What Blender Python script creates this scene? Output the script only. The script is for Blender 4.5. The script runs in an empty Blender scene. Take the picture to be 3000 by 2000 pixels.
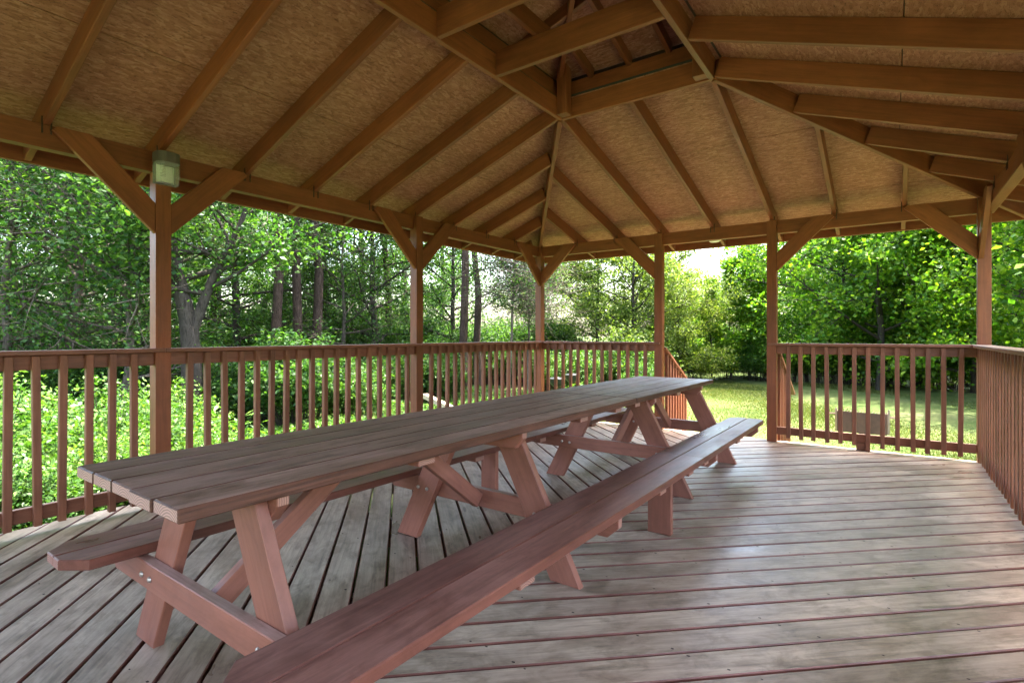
import bpy, math, random
import numpy as np
from mathutils import Vector, Matrix

R = math.radians
random.seed(7)
rng = np.random.default_rng(7)
scene = bpy.context.scene
col = scene.collection

# ------------------------------------------------------------------ camera
EYE = 1.1714                       # camera height above the deck
TH = 0.6193                        # the view is turned this far from the long axis of the pavilion
FPX, CYPX = 1560.57, 979.79        # focal length and horizon line of the photograph, in its pixels
cam_data = bpy.data.cameras.new('camera')
cam = bpy.data.objects.new('camera', cam_data)
col.objects.link(cam)
cam.location = (0, 0, EYE)
cam.rotation_euler = (R(90), 0, TH)
cam_data.sensor_width = 36
cam_data.lens = FPX / 3000 * 36
cam_data.shift_y = -(1000 - CYPX) / 3000
cam_data.clip_start = 0.02
cam_data.clip_end = 900
scene.camera = cam

# ------------------------------------------------------------------ light
SUN_ELEV = R(74)
SUN_DIR = Vector((0.45, 0.89, 0)).normalized()      # horizontal direction towards the sun
world = bpy.data.worlds.new('World')
scene.world = world
world.use_nodes = True
wn = world.node_tree.nodes
sky = wn.new('ShaderNodeTexSky')
sky.sky_type = 'NISHITA'
sky.sun_disc = False
sky.sun_elevation = SUN_ELEV
sky.sun_rotation = math.atan2(SUN_DIR.x, SUN_DIR.y)
sky.air_density = 1.2
sky.dust_density = 5.0
sky.ozone_density = 1.2
bg = wn['Background']
bg.inputs['Strength'].default_value = 0.15
world.node_tree.links.new(sky.outputs[0], bg.inputs['Color'])
sun_data = bpy.data.lights.new('sun', 'SUN')
sun_data.energy = 3.3
sun_data.angle = R(0.6)
sun_data.color = (1.0, 0.95, 0.86)
sun = bpy.data.objects.new('sun', sun_data)
col.objects.link(sun)
sd = SUN_DIR * math.cos(SUN_ELEV) + Vector((0, 0, math.sin(SUN_ELEV)))
sun.rotation_euler = sd.to_track_quat('Z', 'Y').to_euler()
sun.location = sd * 40

scene.view_settings.view_transform = 'Standard'
scene.view_settings.look = 'None'
scene.view_settings.exposure = 3.75
scene.view_settings.gamma = 1
scene.view_settings.use_curve_mapping = False
scene.render.engine = 'CYCLES'
cy = scene.cycles
cy.use_denoising = True
try:
    cy.denoiser = 'OPENIMAGEDENOISE'
    cy.denoising_input_passes = 'RGB_ALBEDO_NORMAL'
    cy.denoising_prefilter = 'ACCURATE'
except Exception:
    pass
cy.use_adaptive_sampling = True
cy.adaptive_threshold = 0.02
cy.max_bounces = 6
cy.diffuse_bounces = 4
cy.glossy_bounces = 2
cy.transmission_bounces = 3
cy.transparent_max_bounces = 8
cy.sample_clamp_indirect = 6
cy.caustics_reflective = False
cy.caustics_refractive = False

# ------------------------------------------------------------------ node helpers
def new_mat(name):
    m = bpy.data.materials.new(name)
    m.use_nodes = True
    nt = m.node_tree
    return m, nt, nt.nodes, nt.links, nt.nodes['Principled BSDF']

def ramp(nodes, stops, interp='LINEAR'):
    n = nodes.new('ShaderNodeValToRGB')
    n.color_ramp.interpolation = interp
    e = n.color_ramp.elements
    while len(e) < len(stops):
        e.new(0.5)
    for el, (p, c) in zip(e, stops):
        el.position = p
        el.color = tuple(c) + (1,) if len(c) == 3 else c
    return n

def mapping(nodes, links, scale, coord='Object', per_object=True):
    tc = nodes.new('ShaderNodeTexCoord')
    mp = nodes.new('ShaderNodeMapping')
    mp.inputs['Scale'].default_value = scale
    links.new(tc.outputs[coord], mp.inputs['Vector'])
    if per_object:
        oi = nodes.new('ShaderNodeObjectInfo')
        mu = nodes.new('ShaderNodeVectorMath')
        mu.operation = 'SCALE'
        mu.inputs[0].default_value = (37.0, 91.0, 53.0)
        links.new(oi.outputs['Random'], mu.inputs['Scale'])
        links.new(mu.outputs[0], mp.inputs['Location'])
    return mp

def noise(nodes, links, vec, scale, detail=4, rough=0.55, dist=0.0):
    n = nodes.new('ShaderNodeTexNoise')
    n.inputs['Scale'].default_value = scale
    n.inputs['Detail'].default_value = detail
    n.inputs['Roughness'].default_value = rough
    n.inputs['Distortion'].default_value = dist
    links.new(vec.outputs[0], n.inputs['Vector'])
    return n

def mix(nodes, links, fac, a, b, mode='MIX'):
    n = nodes.new('ShaderNodeMix')
    n.data_type = 'RGBA'
    n.blend_type = mode
    for sock, v in ((n.inputs[0], fac), (n.inputs[6], a), (n.inputs[7], b)):
        if hasattr(v, 'links') or hasattr(v, 'is_linked'):
            links.new(v, sock)
        elif isinstance(v, (int, float)):
            sock.default_value = v
        else:
            sock.default_value = tuple(v) + (1,)
    return n.outputs[2]

def scaled(c, k):
    return tuple(x * k for x in c)

def wood(name, base, grain=0.35, rough=0.6, worn=None, worn_amount=0.8, blotch=0.25, bump=0.25, spec=0.3, knots=0.0, end=None, mottle=0.0):
    """stained timber; the grain runs along the local X axis; worn: colour of faces that feet, hands and weather reach (those facing up)"""
    m, nt, N, L, P = new_mat(name)
    mp = mapping(N, L, (1.3, 26, 26))
    g = noise(N, L, mp, 2.0, 7, 0.62, 0.7)
    mb = mapping(N, L, (0.9, 2.2, 2.2))
    b = noise(N, L, mb, 1.6, 4, 0.6)
    gr = ramp(N, [(0.28, scaled(base, 1 - grain)), (0.55, base), (0.8, scaled(base, 1 + grain * 0.55))])
    L.new(g.outputs[0], gr.inputs[0])
    br = ramp(N, [(0.3, (1 - blotch,) * 3), (0.7, (1 + blotch * 0.6,) * 3)])
    L.new(b.outputs[0], br.inputs[0])
    colr = mix(N, L, 1.0, gr.outputs[0], br.outputs[0], 'MULTIPLY')
    oi = N.new('ShaderNodeObjectInfo')
    vr = ramp(N, [(0, (0.84, 0.84, 0.84)), (1, (1.12, 1.10, 1.08))])
    L.new(oi.outputs['Random'], vr.inputs[0])
    colr = mix(N, L, 1.0, colr, vr.outputs[0], 'MULTIPLY')
    rgh_sock = None
    if worn is not None:
        wg = ramp(N, [(0.25, scaled(worn, 0.50)), (0.45, scaled(worn, 0.88)), (0.75, scaled(worn, 1.22))])
        L.new(g.outputs[0], wg.inputs[0])
        wcol = mix(N, L, 1.0, wg.outputs[0], vr.outputs[0], 'MULTIPLY')
        wcol = mix(N, L, 0.8, wcol, br.outputs[0], 'MULTIPLY')
        ms = mapping(N, L, (3.5, 9, 9))
        st = noise(N, L, ms, 1.5, 5, 0.65, 0.5)
        sr = ramp(N, [(0.36, (0.62, 0.60, 0.57)), (0.5, (1, 1, 1))])
        L.new(st.outputs[0], sr.inputs[0])
        wcol = mix(N, L, 0.85, wcol, sr.outputs[0], 'MULTIPLY')
        geo = N.new('ShaderNodeNewGeometry')
        sep = N.new('ShaderNodeSeparateXYZ')
        L.new(geo.outputs['Normal'], sep.inputs[0])
        up = N.new('ShaderNodeMapRange')
        up.inputs[1].default_value = 0.75
        up.inputs[2].default_value = 0.95
        L.new(sep.outputs[2], up.inputs[0])
        keep = ramp(N, [(0.30, (worn_amount - 0.35,) * 3), (0.62, (worn_amount,) * 3)])
        L.new(b.outputs[0], keep.inputs[0])
        f = N.new('ShaderNodeMath')
        f.operation = 'MULTIPLY'
        L.new(up.outputs[0], f.inputs[0])
        L.new(keep.outputs[0], f.inputs[1])
        colr = mix(N, L, f.outputs[0], colr, wcol)
    if knots:
        mk = mapping(N, L, (1.1, 5.5, 5.5))
        v = N.new('ShaderNodeTexVoronoi')
        v.inputs['Scale'].default_value = 1.15
        L.new(mk.outputs[0], v.inputs['Vector'])
        kr = ramp(N, [(0.0, (0.25, 0.2, 0.18)), (0.055, (0.45, 0.4, 0.36)), (0.085, (1, 1, 1))])
        L.new(v.outputs['Distance'], kr.inputs[0])
        colr = mix(N, L, knots, colr, kr.outputs[0], 'MULTIPLY')
    if mottle:
        mm = mapping(N, L, (2.2, 3.6, 3.6))
        mo = noise(N, L, mm, 2.6, 6, 0.72, 0.6)
        mr = ramp(N, [(0.34, (1 - mottle, 1 - mottle * 1.04, 1 - mottle * 1.1)), (0.52, (1, 1, 1)), (0.7, (1 + mottle * 0.35,) * 3)])
        L.new(mo.outputs[0], mr.inputs[0])
        colr = mix(N, L, 1.0, colr, mr.outputs[0], 'MULTIPLY')
    if end is not None:
        tc = N.new('ShaderNodeTexCoord')
        sx = N.new('ShaderNodeSeparateXYZ')
        L.new(tc.outputs['Normal'], sx.inputs[0])
        ab = N.new('ShaderNodeMath'); ab.operation = 'ABSOLUTE'
        L.new(sx.outputs[0], ab.inputs[0])
        gt = N.new('ShaderNodeMath'); gt.operation = 'GREATER_THAN'; gt.inputs[1].default_value = 0.8
        L.new(ab.outputs[0], gt.inputs[0])
        em = N.new('ShaderNodeMapping')
        em.inputs['Scale'].default_value = (0.01, 1, 1)
        em.inputs['Location'].default_value = (0, 0.02, 0.06)
        L.new(tc.outputs['Object'], em.inputs['Vector'])
        wv = N.new('ShaderNodeTexWave')
        wv.wave_type = 'RINGS'; wv.rings_direction = 'X'
        wv.inputs['Scale'].default_value = 42
        wv.inputs['Distortion'].default_value = 2.5
        wv.inputs['Detail'].default_value = 3
        L.new(em.outputs[0], wv.inputs['Vector'])
        er = ramp(N, [(0.2, scaled(end, 0.62)), (0.8, scaled(end, 1.12))])
        L.new(wv.outputs[1], er.inputs[0])
        colr = mix(N, L, gt.outputs[0], colr, er.outputs[0])
    L.new(colr, P.inputs['Base Color'])
    rr = ramp(N, [(0.3, (rough - 0.13,) * 3), (0.7, (rough + 0.13,) * 3)])
    L.new(b.outputs[0], rr.inputs[0])
    L.new(rr.outputs[0], P.inputs['Roughness'])
    P.inputs['Specular IOR Level'].default_value = spec
    bp = N.new('ShaderNodeBump')
    bp.inputs['Strength'].default_value = bump
    bp.inputs['Distance'].default_value = 0.004
    L.new(g.outputs[0], bp.inputs['Height'])
    L.new(bp.outputs[0], P.inputs['Normal'])
    return m

def plain(name, c, rough=0.5, metal=0.0, spec=0.4, var=0.15, scale=18):
    m, nt, N, L, P = new_mat(name)
    mp = mapping(N, L, (1, 1, 1))
    n = noise(N, L, mp, scale, 5, 0.6)
    r = ramp(N, [(0.3, scaled(c, 1 - var)), (0.7, scaled(c, 1 + var))])
    L.new(n.outputs[0], r.inputs[0])
    L.new(r.outputs[0], P.inputs['Base Color'])
    P.inputs['Roughness'].default_value = rough
    P.inputs['Metallic'].default_value = metal
    P.inputs['Specular IOR Level'].default_value = spec
    return m

def osb(name):
    m, nt, N, L, P = new_mat(name)
    mp = mapping(N, L, (13, 34, 34))
    v = N.new('ShaderNodeTexVoronoi')
    v.inputs['Scale'].default_value = 2.0
    v.inputs['Randomness'].default_value = 1
    mw = mapping(N, L, (6, 6, 6))
    wob = noise(N, L, mw, 1.5, 2)
    add = N.new('ShaderNodeMixRGB')
    add.blend_type = 'LINEAR_LIGHT'
    add.inputs[0].default_value = 0.55
    L.new(mp.outputs[0], add.inputs[1])
    L.new(wob.outputs['Color'], add.inputs[2])
    L.new(add.outputs[0], v.inputs['Vector'])
    vr = ramp(N, [(0.0, (0.290, 0.118, 0.072)), (0.35, (0.352, 0.151, 0.099)), (0.7, (0.405, 0.184, 0.126)), (1.0, (0.47, 0.236, 0.172))])
    sp = N.new('ShaderNodeSeparateColor')
    L.new(v.outputs['Color'], sp.inputs[0])
    L.new(sp.outputs[0], vr.inputs[0])
    m2 = mapping(N, L, (14, 80, 80))
    cr = noise(N, L, m2, 2.0, 4, 0.65, 1.8)
    crr = ramp(N, [(0.37, (0.16, 0.12, 0.10)), (0.415, (1, 1, 1))])
    L.new(cr.outputs[0], crr.inputs[0])
    m3 = mapping(N, L, (14, 26, 26))
    c3 = noise(N, L, m3, 3.0, 3, 0.6, 2.2)
    c3r = ramp(N, [(0.33, (0.35, 0.3, 0.26)), (0.38, (1, 1, 1))])
    L.new(c3.outputs[0], c3r.inputs[0])
    colr = mix(N, L, 0.8, vr.outputs[0], crr.outputs[0], 'MULTIPLY')
    colr = mix(N, L, 0.7, colr, c3r.outputs[0], 'MULTIPLY')
    mb = mapping(N, L, (1, 1, 1))
    b = noise(N, L, mb, 1.1, 3)
    br = ramp(N, [(0.3, (0.86, 0.83, 0.80)), (0.7, (1.10, 1.08, 1.06))])
    L.new(b.outputs[0], br.inputs[0])
    colr = mix(N, L, 1.0, colr, br.outputs[0], 'MULTIPLY')
    L.new(colr, P.inputs['Base Color'])
    P.inputs['Roughness'].default_value = 0.62
    P.inputs['Specular IOR Level'].default_value = 0.3
    bp = N.new('ShaderNodeBump')
    bp.inputs['Strength'].default_value = 0.5
    bp.inputs['Distance'].default_value = 0.004
    L.new(cr.outputs[0], bp.inputs['Height'])
    L.new(bp.outputs[0], P.inputs['Normal'])
    return m

def leafmat(name, c1, c2, c3, trans=0.45, gloss=0.25):
    """thin leaf: reflects and lets light through; every leaf has its own tint"""
    m, nt, N, L, P = new_mat(name)
    geo = N.new('ShaderNodeNewGeometry')
    r = ramp(N, [(0.0, c1), (0.5, c2), (0.9, c3), (1.0, scaled(c3, 1.25))])
    L.new(geo.outputs['Random Per Island'], r.inputs[0])
    oi = N.new('ShaderNodeObjectInfo')
    orr = ramp(N, [(0, (0.8, 0.86, 0.85)), (1, (1.2, 1.1, 0.95))])
    L.new(oi.outputs['Random'], orr.inputs[0])
    c = mix(N, L, 1.0, r.outputs[0], orr.outputs[0], 'MULTIPLY')
    L.new(c, P.inputs['Base Color'])
    P.inputs['Roughness'].default_value = 0.48
    P.inputs['Specular IOR Level'].default_value = gloss
    tr = N.new('ShaderNodeBsdfTranslucent')
    tc = mix(N, L, 1.0, c, (1.35, 1.5, 0.55), 'MULTIPLY')
    L.new(tc, tr.inputs['Color'])
    mx = N.new('ShaderNodeMixShader')
    mx.inputs[0].default_value = trans
    L.new(P.outputs[0], mx.inputs[1])
    L.new(tr.outputs[0], mx.inputs[2])
    L.new(mx.outputs[0], N['Material Output'].inputs['Surface'])
    return m

def bark(name, c, bumpy=0.8):
    m, nt, N, L, P = new_mat(name)
    mp = mapping(N, L, (9, 9, 2.2), per_object=True)
    n = noise(N, L, mp, 2.2, 7, 0.7, 1.0)
    r = ramp(N, [(0.33, scaled(c, 0.35)), (0.5, c), (0.72, scaled(c, 1.7))])
    L.new(n.outputs[0], r.inputs[0])
    L.new(r.outputs[0], P.inputs['Base Color'])
    P.inputs['Roughness'].default_value = 0.9
    P.inputs['Specular IOR Level'].default_value = 0.15
    bp = N.new('ShaderNodeBump')
    bp.inputs['Strength'].default_value = bumpy
    bp.inputs['Distance'].default_value = 0.03
    L.new(n.outputs[0], bp.inputs['Height'])
    L.new(bp.outputs[0], P.inputs['Normal'])
    return m

def groundmat(name, cols, scale):
    m, nt, N, L, P = new_mat(name)
    mp = mapping(N, L, (1, 1, 1), per_object=False)
    n1 = noise(N, L, mp, scale, 6, 0.65, 0.4)
    n2 = noise(N, L, mp, 22, 6, 0.75)
    a = N.new('ShaderNodeMath')
    a.operation = 'MULTIPLY_ADD'
    a.inputs[1].default_value = 0.45
    L.new(n2.outputs[0], a.inputs[0])
    L.new(n1.outputs[0], a.inputs[2])
    r = ramp(N, cols)
    L.new(a.outputs[0], r.inputs[0])
    L.new(r.outputs[0], P.inputs['Base Color'])
    P.inputs['Roughness'].default_value = 0.95
    P.inputs['Specular IOR Level'].default_value = 0.1
    bp = N.new('ShaderNodeBump')
    bp.inputs['Strength'].default_value = 0.7
    bp.inputs['Distance'].default_value = 0.04
    L.new(n2.outputs[0], bp.inputs['Height'])
    L.new(bp.outputs[0], P.inputs['Normal'])
    return m

STAIN = (0.245, 0.074, 0.030)
M = {}
M['frame'] = wood('brown_stained_timber', STAIN, 0.28, 0.50, bump=0.2, spec=0.35, knots=0.35, mottle=0.12)
M['rail'] = wood('brown_stained_railing', (0.255, 0.098, 0.056), 0.28, 0.50, worn=(0.46, 0.33, 0.26), worn_amount=0.8, bump=0.2, mottle=0.12)
M['deck'] = wood('worn_deck_boards', (0.17, 0.060, 0.042), 0.30, 0.40, worn=(0.435, 0.345, 0.262), worn_amount=1.0, blotch=0.28, bump=0.25, spec=0.4, knots=0.8, mottle=0.34)
M['tabletop'] = wood('weathered_table_boards', (0.13, 0.054, 0.036), 0.60, 0.52, worn=(0.370, 0.238, 0.192), worn_amount=1.0, blotch=0.25, bump=0.75, spec=0.3, knots=0.85, end=(0.55, 0.33, 0.29), mottle=0.2)
M['bench'] = wood('red_brown_bench_boards', (0.19, 0.068, 0.048), 0.25, 0.38, worn=(0.33, 0.185, 0.152), worn_amount=0.6, blotch=0.32, bump=0.2, spec=0.32, knots=0.3, end=(0.42, 0.20, 0.16), mottle=0.2)
M['tableleg'] = wood('red_brown_table_frame', (0.33, 0.128, 0.088), 0.2, 0.45, worn=(0.42, 0.31, 0.27), worn_amount=0.75, blotch=0.2, bump=0.15, spec=0.35, knots=0.3, end=(0.40, 0.20, 0.15), mottle=0.15)
M['endgrain'] = plain('cut_board_end', (0.42, 0.24, 0.2), 0.7, var=0.3, scale=60)
M['osb'] = osb('stained_strand_board')
M['shingle'] = plain('asphalt_shingle', (0.06, 0.055, 0.05), 0.9)
M['steel'] = plain('dark_steel_bracket', (0.07, 0.045, 0.035), 0.5, 0.6)
M['zinc'] = plain('zinc_bolt', (0.5, 0.44, 0.40), 0.35, 0.8)
M['nail'] = plain('rusty_nail', (0.045, 0.030, 0.025), 0.8)
M['bronze'] = plain('bronze_lamp_housing', (0.125, 0.105, 0.10), 0.42, 0.2, var=0.06)
M['white'] = plain('white_enamel', (0.75, 0.74, 0.72), 0.4, var=0.04)
M['black'] = plain('black_enamel', (0.022, 0.022, 0.024), 0.35, 0.1, spec=0.5)
M['rust'] = plain('rusty_steel', (0.10, 0.058, 0.044), 0.7, 0.25, var=0.3, scale=9)
M['orange'] = plain('orange_rust', (0.42, 0.15, 0.06), 0.8, var=0.3)
M['lumber'] = wood('bare_lumber', (0.55, 0.42, 0.30), 0.2, 0.7)
gm, gnt, GN, GL, GP = new_mat('clear_lamp_glass')
GP.inputs['Base Color'].default_value = (0.85, 0.88, 0.88, 1)
GP.inputs['Roughness'].default_value = 0.12
GP.inputs['Specular IOR Level'].default_value = 0.9
gt_ = GN.new('ShaderNodeBsdfTransparent')
gt_.inputs['Color'].default_value = (0.95, 0.97, 0.97, 1)
gx_ = GN.new('ShaderNodeMixShader')
gx_.inputs[0].default_value = 0.16
GL.new(gt_.outputs[0], gx_.inputs[1])
GL.new(GP.outputs[0], gx_.inputs[2])
GL.new(gx_.outputs[0], GN['Material Output'].inputs['Surface'])
M['glass'] = gm

# ------------------------------------------------------------------ object helpers
WM = {}      # world matrix of every object made here, by object

def link(o, parent=None, mw=None):
    col.objects.link(o)
    mw = mw or Matrix.Identity(4)
    WM[o] = mw
    if parent is not None:
        o.parent = parent
        o.matrix_local = WM[parent].inverted() @ mw
    else:
        o.matrix_world = mw
    return o

def tag(o, label=None, cat=None, group=None, kind=None):
    for k, v in (('label', label), ('category', cat), ('group', group), ('kind', kind)):
        if v:
            o[k] = v
    return o

def empty(name, loc=(0, 0, 0), parent=None):
    o = bpy.data.objects.new(name, None)
    o.empty_display_size = 0.1
    return link(o, parent, Matrix.Translation(loc))

def mesh_obj(name, me, mat, parent=None, mw=None):
    if mat is not None and not me.materials:
        me.materials.append(mat)
    return link(bpy.data.objects.new(name, me), parent, mw)

def pydata(name, v, f, smooth=False):
    me = bpy.data.meshes.new(name)
    me.from_pydata([tuple(p) for p in v], [], f)
    if smooth:
        me.shade_smooth()
    me.update()
    return me

_boxes = {}
def cbox_mesh(l, w, h, c, mat):
    """box with chamfered edges, centred"""
    key = (round(l, 4), round(w, 4), round(h, 4), round(c, 4), mat.name)
    if key in _boxes:
        return _boxes[key]
    hx, hy, hz = l / 2, w / 2, h / 2
    V, idx = [], {}
    for sx in (-1, 1):
        for sy in (-1, 1):
            for sz in (-1, 1):
                for ax in range(3):
                    p = [sx * hx, sy * hy, sz * hz]
                    for k in range(3):
                        if k != ax:
                            p[k] -= (sx, sy, sz)[k] * c
                    idx[(sx, sy, sz, ax)] = len(V)
                    V.append(p)
    F = []
    for ax in range(3):
        a, b = [(1, 2), (2, 0), (0, 1)][ax]
        for s in (-1, 1):
            q = []
            for (p, r) in ((-1, -1), (1, -1), (1, 1), (-1, 1)):
                t = [0, 0, 0]
                t[ax], t[a], t[b] = s, p, r
                q.append(idx[(t[0], t[1], t[2], ax)])
            F.append(q if s > 0 else q[::-1])
    for ax in range(3):
        a, b = [(1, 2), (2, 0), (0, 1)][ax]
        for p in (-1, 1):
            for r in (-1, 1):
                def g(s, which):
                    t = [0, 0, 0]
                    t[ax], t[a], t[b] = s, p, r
                    return idx[(t[0], t[1], t[2], which)]
                q = [g(-1, a), g(1, a), g(1, b), g(-1, b)]
                F.append(q if p * r > 0 else q[::-1])
    for sx in (-1, 1):
        for sy in (-1, 1):
            for sz in (-1, 1):
                q = [idx[(sx, sy, sz, k)] for k in range(3)]
                F.append(q if sx * sy * sz > 0 else q[::-1])
    me = pydata('board', V, F)
    me.materials.append(mat)
    _boxes[key] = me
    return me

def frame_of(d, up=(0, 0, 1)):
    x = Vector(d).normalized()
    z = Vector(up)
    y = z.cross(x)
    if y.length < 1e-5:
        y = Vector((0, 1, 0))
    y.normalize()
    z = x.cross(y)
    return Matrix((x, y, z)).transposed()

def beam(name, p0, p1, w, h, mat, parent, up=(0, 0, 1), at='bottom', c=0.003):
    """board from p0 to p1 (its bottom centre line, or its axis); w across, h along up"""
    p0, p1 = Vector(p0), Vector(p1)
    rot = frame_of(p1 - p0, up)
    mid = (p0 + p1) / 2
    if at == 'bottom':
        mid = mid + rot @ Vector((0, 0, h / 2))
    elif at == 'top':
        mid = mid - rot @ Vector((0, 0, h / 2))
    mw = Matrix.Translation(mid) @ rot.to_4x4()
    return mesh_obj(name, cbox_mesh((p1 - p0).length, w, h, c, mat), mat, parent, mw)

def block(name, lo, hi, mat, parent, c=0.003):
    """axis-parallel board between two corners; its local X is its longest side"""
    lo, hi = Vector(lo), Vector(hi)
    d = hi - lo
    ax = max(range(3), key=lambda k: d[k])
    if ax == 0:
        rot = Matrix.Identity(3); dims = (d.x, d.y, d.z)
    elif ax == 1:
        rot = Matrix(((0, -1, 0), (1, 0, 0), (0, 0, 1))); dims = (d.y, d.x, d.z)
    else:
        rot = Matrix(((0, 0, -1), (0, 1, 0), (1, 0, 0))); dims = (d.z, d.y, d.x)
    mw = Matrix.Translation((lo + hi) / 2) @ rot.to_4x4()
    return mesh_obj(name, cbox_mesh(*dims, c, mat), mat, parent, mw)

def clip(poly, a, b, c):
    """part of a convex polygon where a*x + b*y <= c"""
    out = []
    for i in range(len(poly)):
        p, q = poly[i], poly[(i + 1) % len(poly)]
        dp, dq = a * p[0] + b * p[1] - c, a * q[0] + b * q[1] - c
        if dp <= 0:
            out.append(p)
        if dp * dq < 0:
            t = dp / (dp - dq)
            out.append((p[0] + t * (q[0] - p[0]), p[1] + t * (q[1] - p[1])))
    return out

def area(poly):
    return 0.5 * sum(poly[i][0] * poly[(i + 1) % len(poly)][1] - poly[(i + 1) % len(poly)][0] * poly[i][1] for i in range(len(poly)))

def inset(poly, e):
    """convex counter-clockwise polygon moved inwards by e"""
    n, out = len(poly), []
    for i in range(n):
        p0, p1, p2 = poly[i - 1], poly[i], poly[(i + 1) % n]
        d1 = Vector((p1[0] - p0[0], p1[1] - p0[1])).normalized()
        d2 = Vector((p2[0] - p1[0], p2[1] - p1[1])).normalized()
        n1, n2 = Vector((-d1.y, d1.x)), Vector((-d2.y, d2.x))
        k = 1 + n1.dot(n2)
        m = (n1 + n2) * (e / max(k, 0.35))
        out.append((p1[0] + m.x, p1[1] + m.y))
    return out

def dedupe(poly, eps=1e-3):
    out = []
    for p in poly:
        if not out or math.hypot(p[0] - out[-1][0], p[1] - out[-1][1]) > eps:
            out.append(p)
    while len(out) > 2 and math.hypot(out[0][0] - out[-1][0], out[0][1] - out[-1][1]) < eps:
        out.pop()
    return out

def prism_mesh(poly, z0, z1, c=0.0):
    poly = dedupe(poly)
    if area(poly) < 0:
        poly = poly[::-1]
    n = len(poly)
    if c <= 0:
        V = [(x, y, z0) for x, y in poly] + [(x, y, z1) for x, y in poly]
        F = [list(range(n))[::-1], list(range(n, 2 * n))] + [[i, (i + 1) % n, n + (i + 1) % n, n + i] for i in range(n)]
        return pydata('board', V, F)
    ins = inset(poly, c)
    V = [(x, y, z0) for x, y in ins] + [(x, y, z0 + c) for x, y in poly] + [(x, y, z1 - c) for x, y in poly] + [(x, y, z1) for x, y in ins]
    F = [list(range(n))[::-1], list(range(3 * n, 4 * n))]
    for k in range(3):
        F += [[k * n + i, k * n + (i + 1) % n, (k + 1) * n + (i + 1) % n, (k + 1) * n + i] for i in range(n)]
    return pydata('board', V, F)

def prism(name, poly, z0, z1, mat, parent, mw=None, c=0.0):
    return mesh_obj(name, prism_mesh(poly, z0, z1, c), mat, parent, mw)

def axes(o, x, y, z):
    """matrix whose columns are the given axes"""
    m = Matrix((Vector(x), Vector(y), Vector(z))).transposed().to_4x4()
    m.translation = Vector(o)
    return m

def tube_arrays(pts, rad, n=6, cap=True):
    """rings of n corners along a line of points -> vertices, quads"""
    pts = np.asarray(pts, float)
    rad = np.asarray(rad, float)
    t = np.gradient(pts, axis=0)
    t /= np.linalg.norm(t, axis=1)[:, None] + 1e-9
    ref = np.where(np.abs(t[:, 2:3]) > 0.9, [[1.0, 0, 0]], [[0, 0, 1.0]])
    u = np.cross(t, ref); u /= np.linalg.norm(u, axis=1)[:, None] + 1e-9
    w = np.cross(t, u)
    a = np.linspace(0, 2 * np.pi, n, endpoint=False)
    V = (pts[:, None, :] + rad[:, None, None] * (np.cos(a)[None, :, None] * u[:, None, :] + np.sin(a)[None, :, None] * w[:, None, :])).reshape(-1, 3)
    F = []
    for k in range(len(pts) - 1):
        for i in range(n):
            j = (i + 1) % n
            F.append((k * n + i, k * n + j, (k + 1) * n + j, (k + 1) * n + i))
    return V, F

class Parts:
    """vertices and faces of one mesh"""
    def __init__(self):
        self.v, self.f, self.n = [], [], 0
    def add(self, v, f):
        v = np.asarray(v, float)
        self.v.append(v)
        self.f += [tuple(i + self.n for i in q) for q in f]
        self.n += len(v)
    def tube(self, pts, rad, n=6, caps=False):
        v, f = tube_arrays(pts, rad, n)
        if caps:
            k = len(pts)
            f = f + [tuple(range(n)), tuple(range((k - 1) * n, k * n))[::-1]]
        self.add(v, f)
    def box(self, lo, hi):
        x0, y0, z0 = lo; x1, y1, z1 = hi
        self.add([(x0, y0, z0), (x1, y0, z0), (x1, y1, z0), (x0, y1, z0), (x0, y0, z1), (x1, y0, z1), (x1, y1, z1), (x0, y1, z1)],
                 [(3, 2, 1, 0), (4, 5, 6, 7), (0, 1, 5, 4), (1, 2, 6, 5), (2, 3, 7, 6), (3, 0, 4, 7)])
    def lathe(self, prof, n=20, centre=(0, 0)):
        k = len(prof)
        a = np.linspace(0, 2 * np.pi, n, endpoint=False)
        V = [(centre[0] + r * math.cos(t), centre[1] + r * math.sin(t), z) for r, z in prof for t in a]
        F = [(j * n + i, j * n + (i + 1) % n, (j + 1) * n + (i + 1) % n, (j + 1) * n + i) for j in range(k - 1) for i in range(n)]
        self.add(V, F)
    def mesh(self, name, smooth=False):
        return pydata(name, np.concatenate(self.v), self.f, smooth)

def quads_mesh(name, V, nq, smooth=False):
    """a mesh of nq separate quads, four vertices each (fast)"""
    me = bpy.data.meshes.new(name)
    me.vertices.add(nq * 4)
    me.vertices.foreach_set('co', np.ascontiguousarray(V, dtype=np.float32).ravel())
    me.loops.add(nq * 4)
    me.loops.foreach_set('vertex_index', np.arange(nq * 4, dtype=np.int32))
    me.polygons.add(nq)
    me.polygons.foreach_set('loop_start', np.arange(0, nq * 4, 4, dtype=np.int32))
    me.update(calc_edges=True)
    return me

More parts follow.
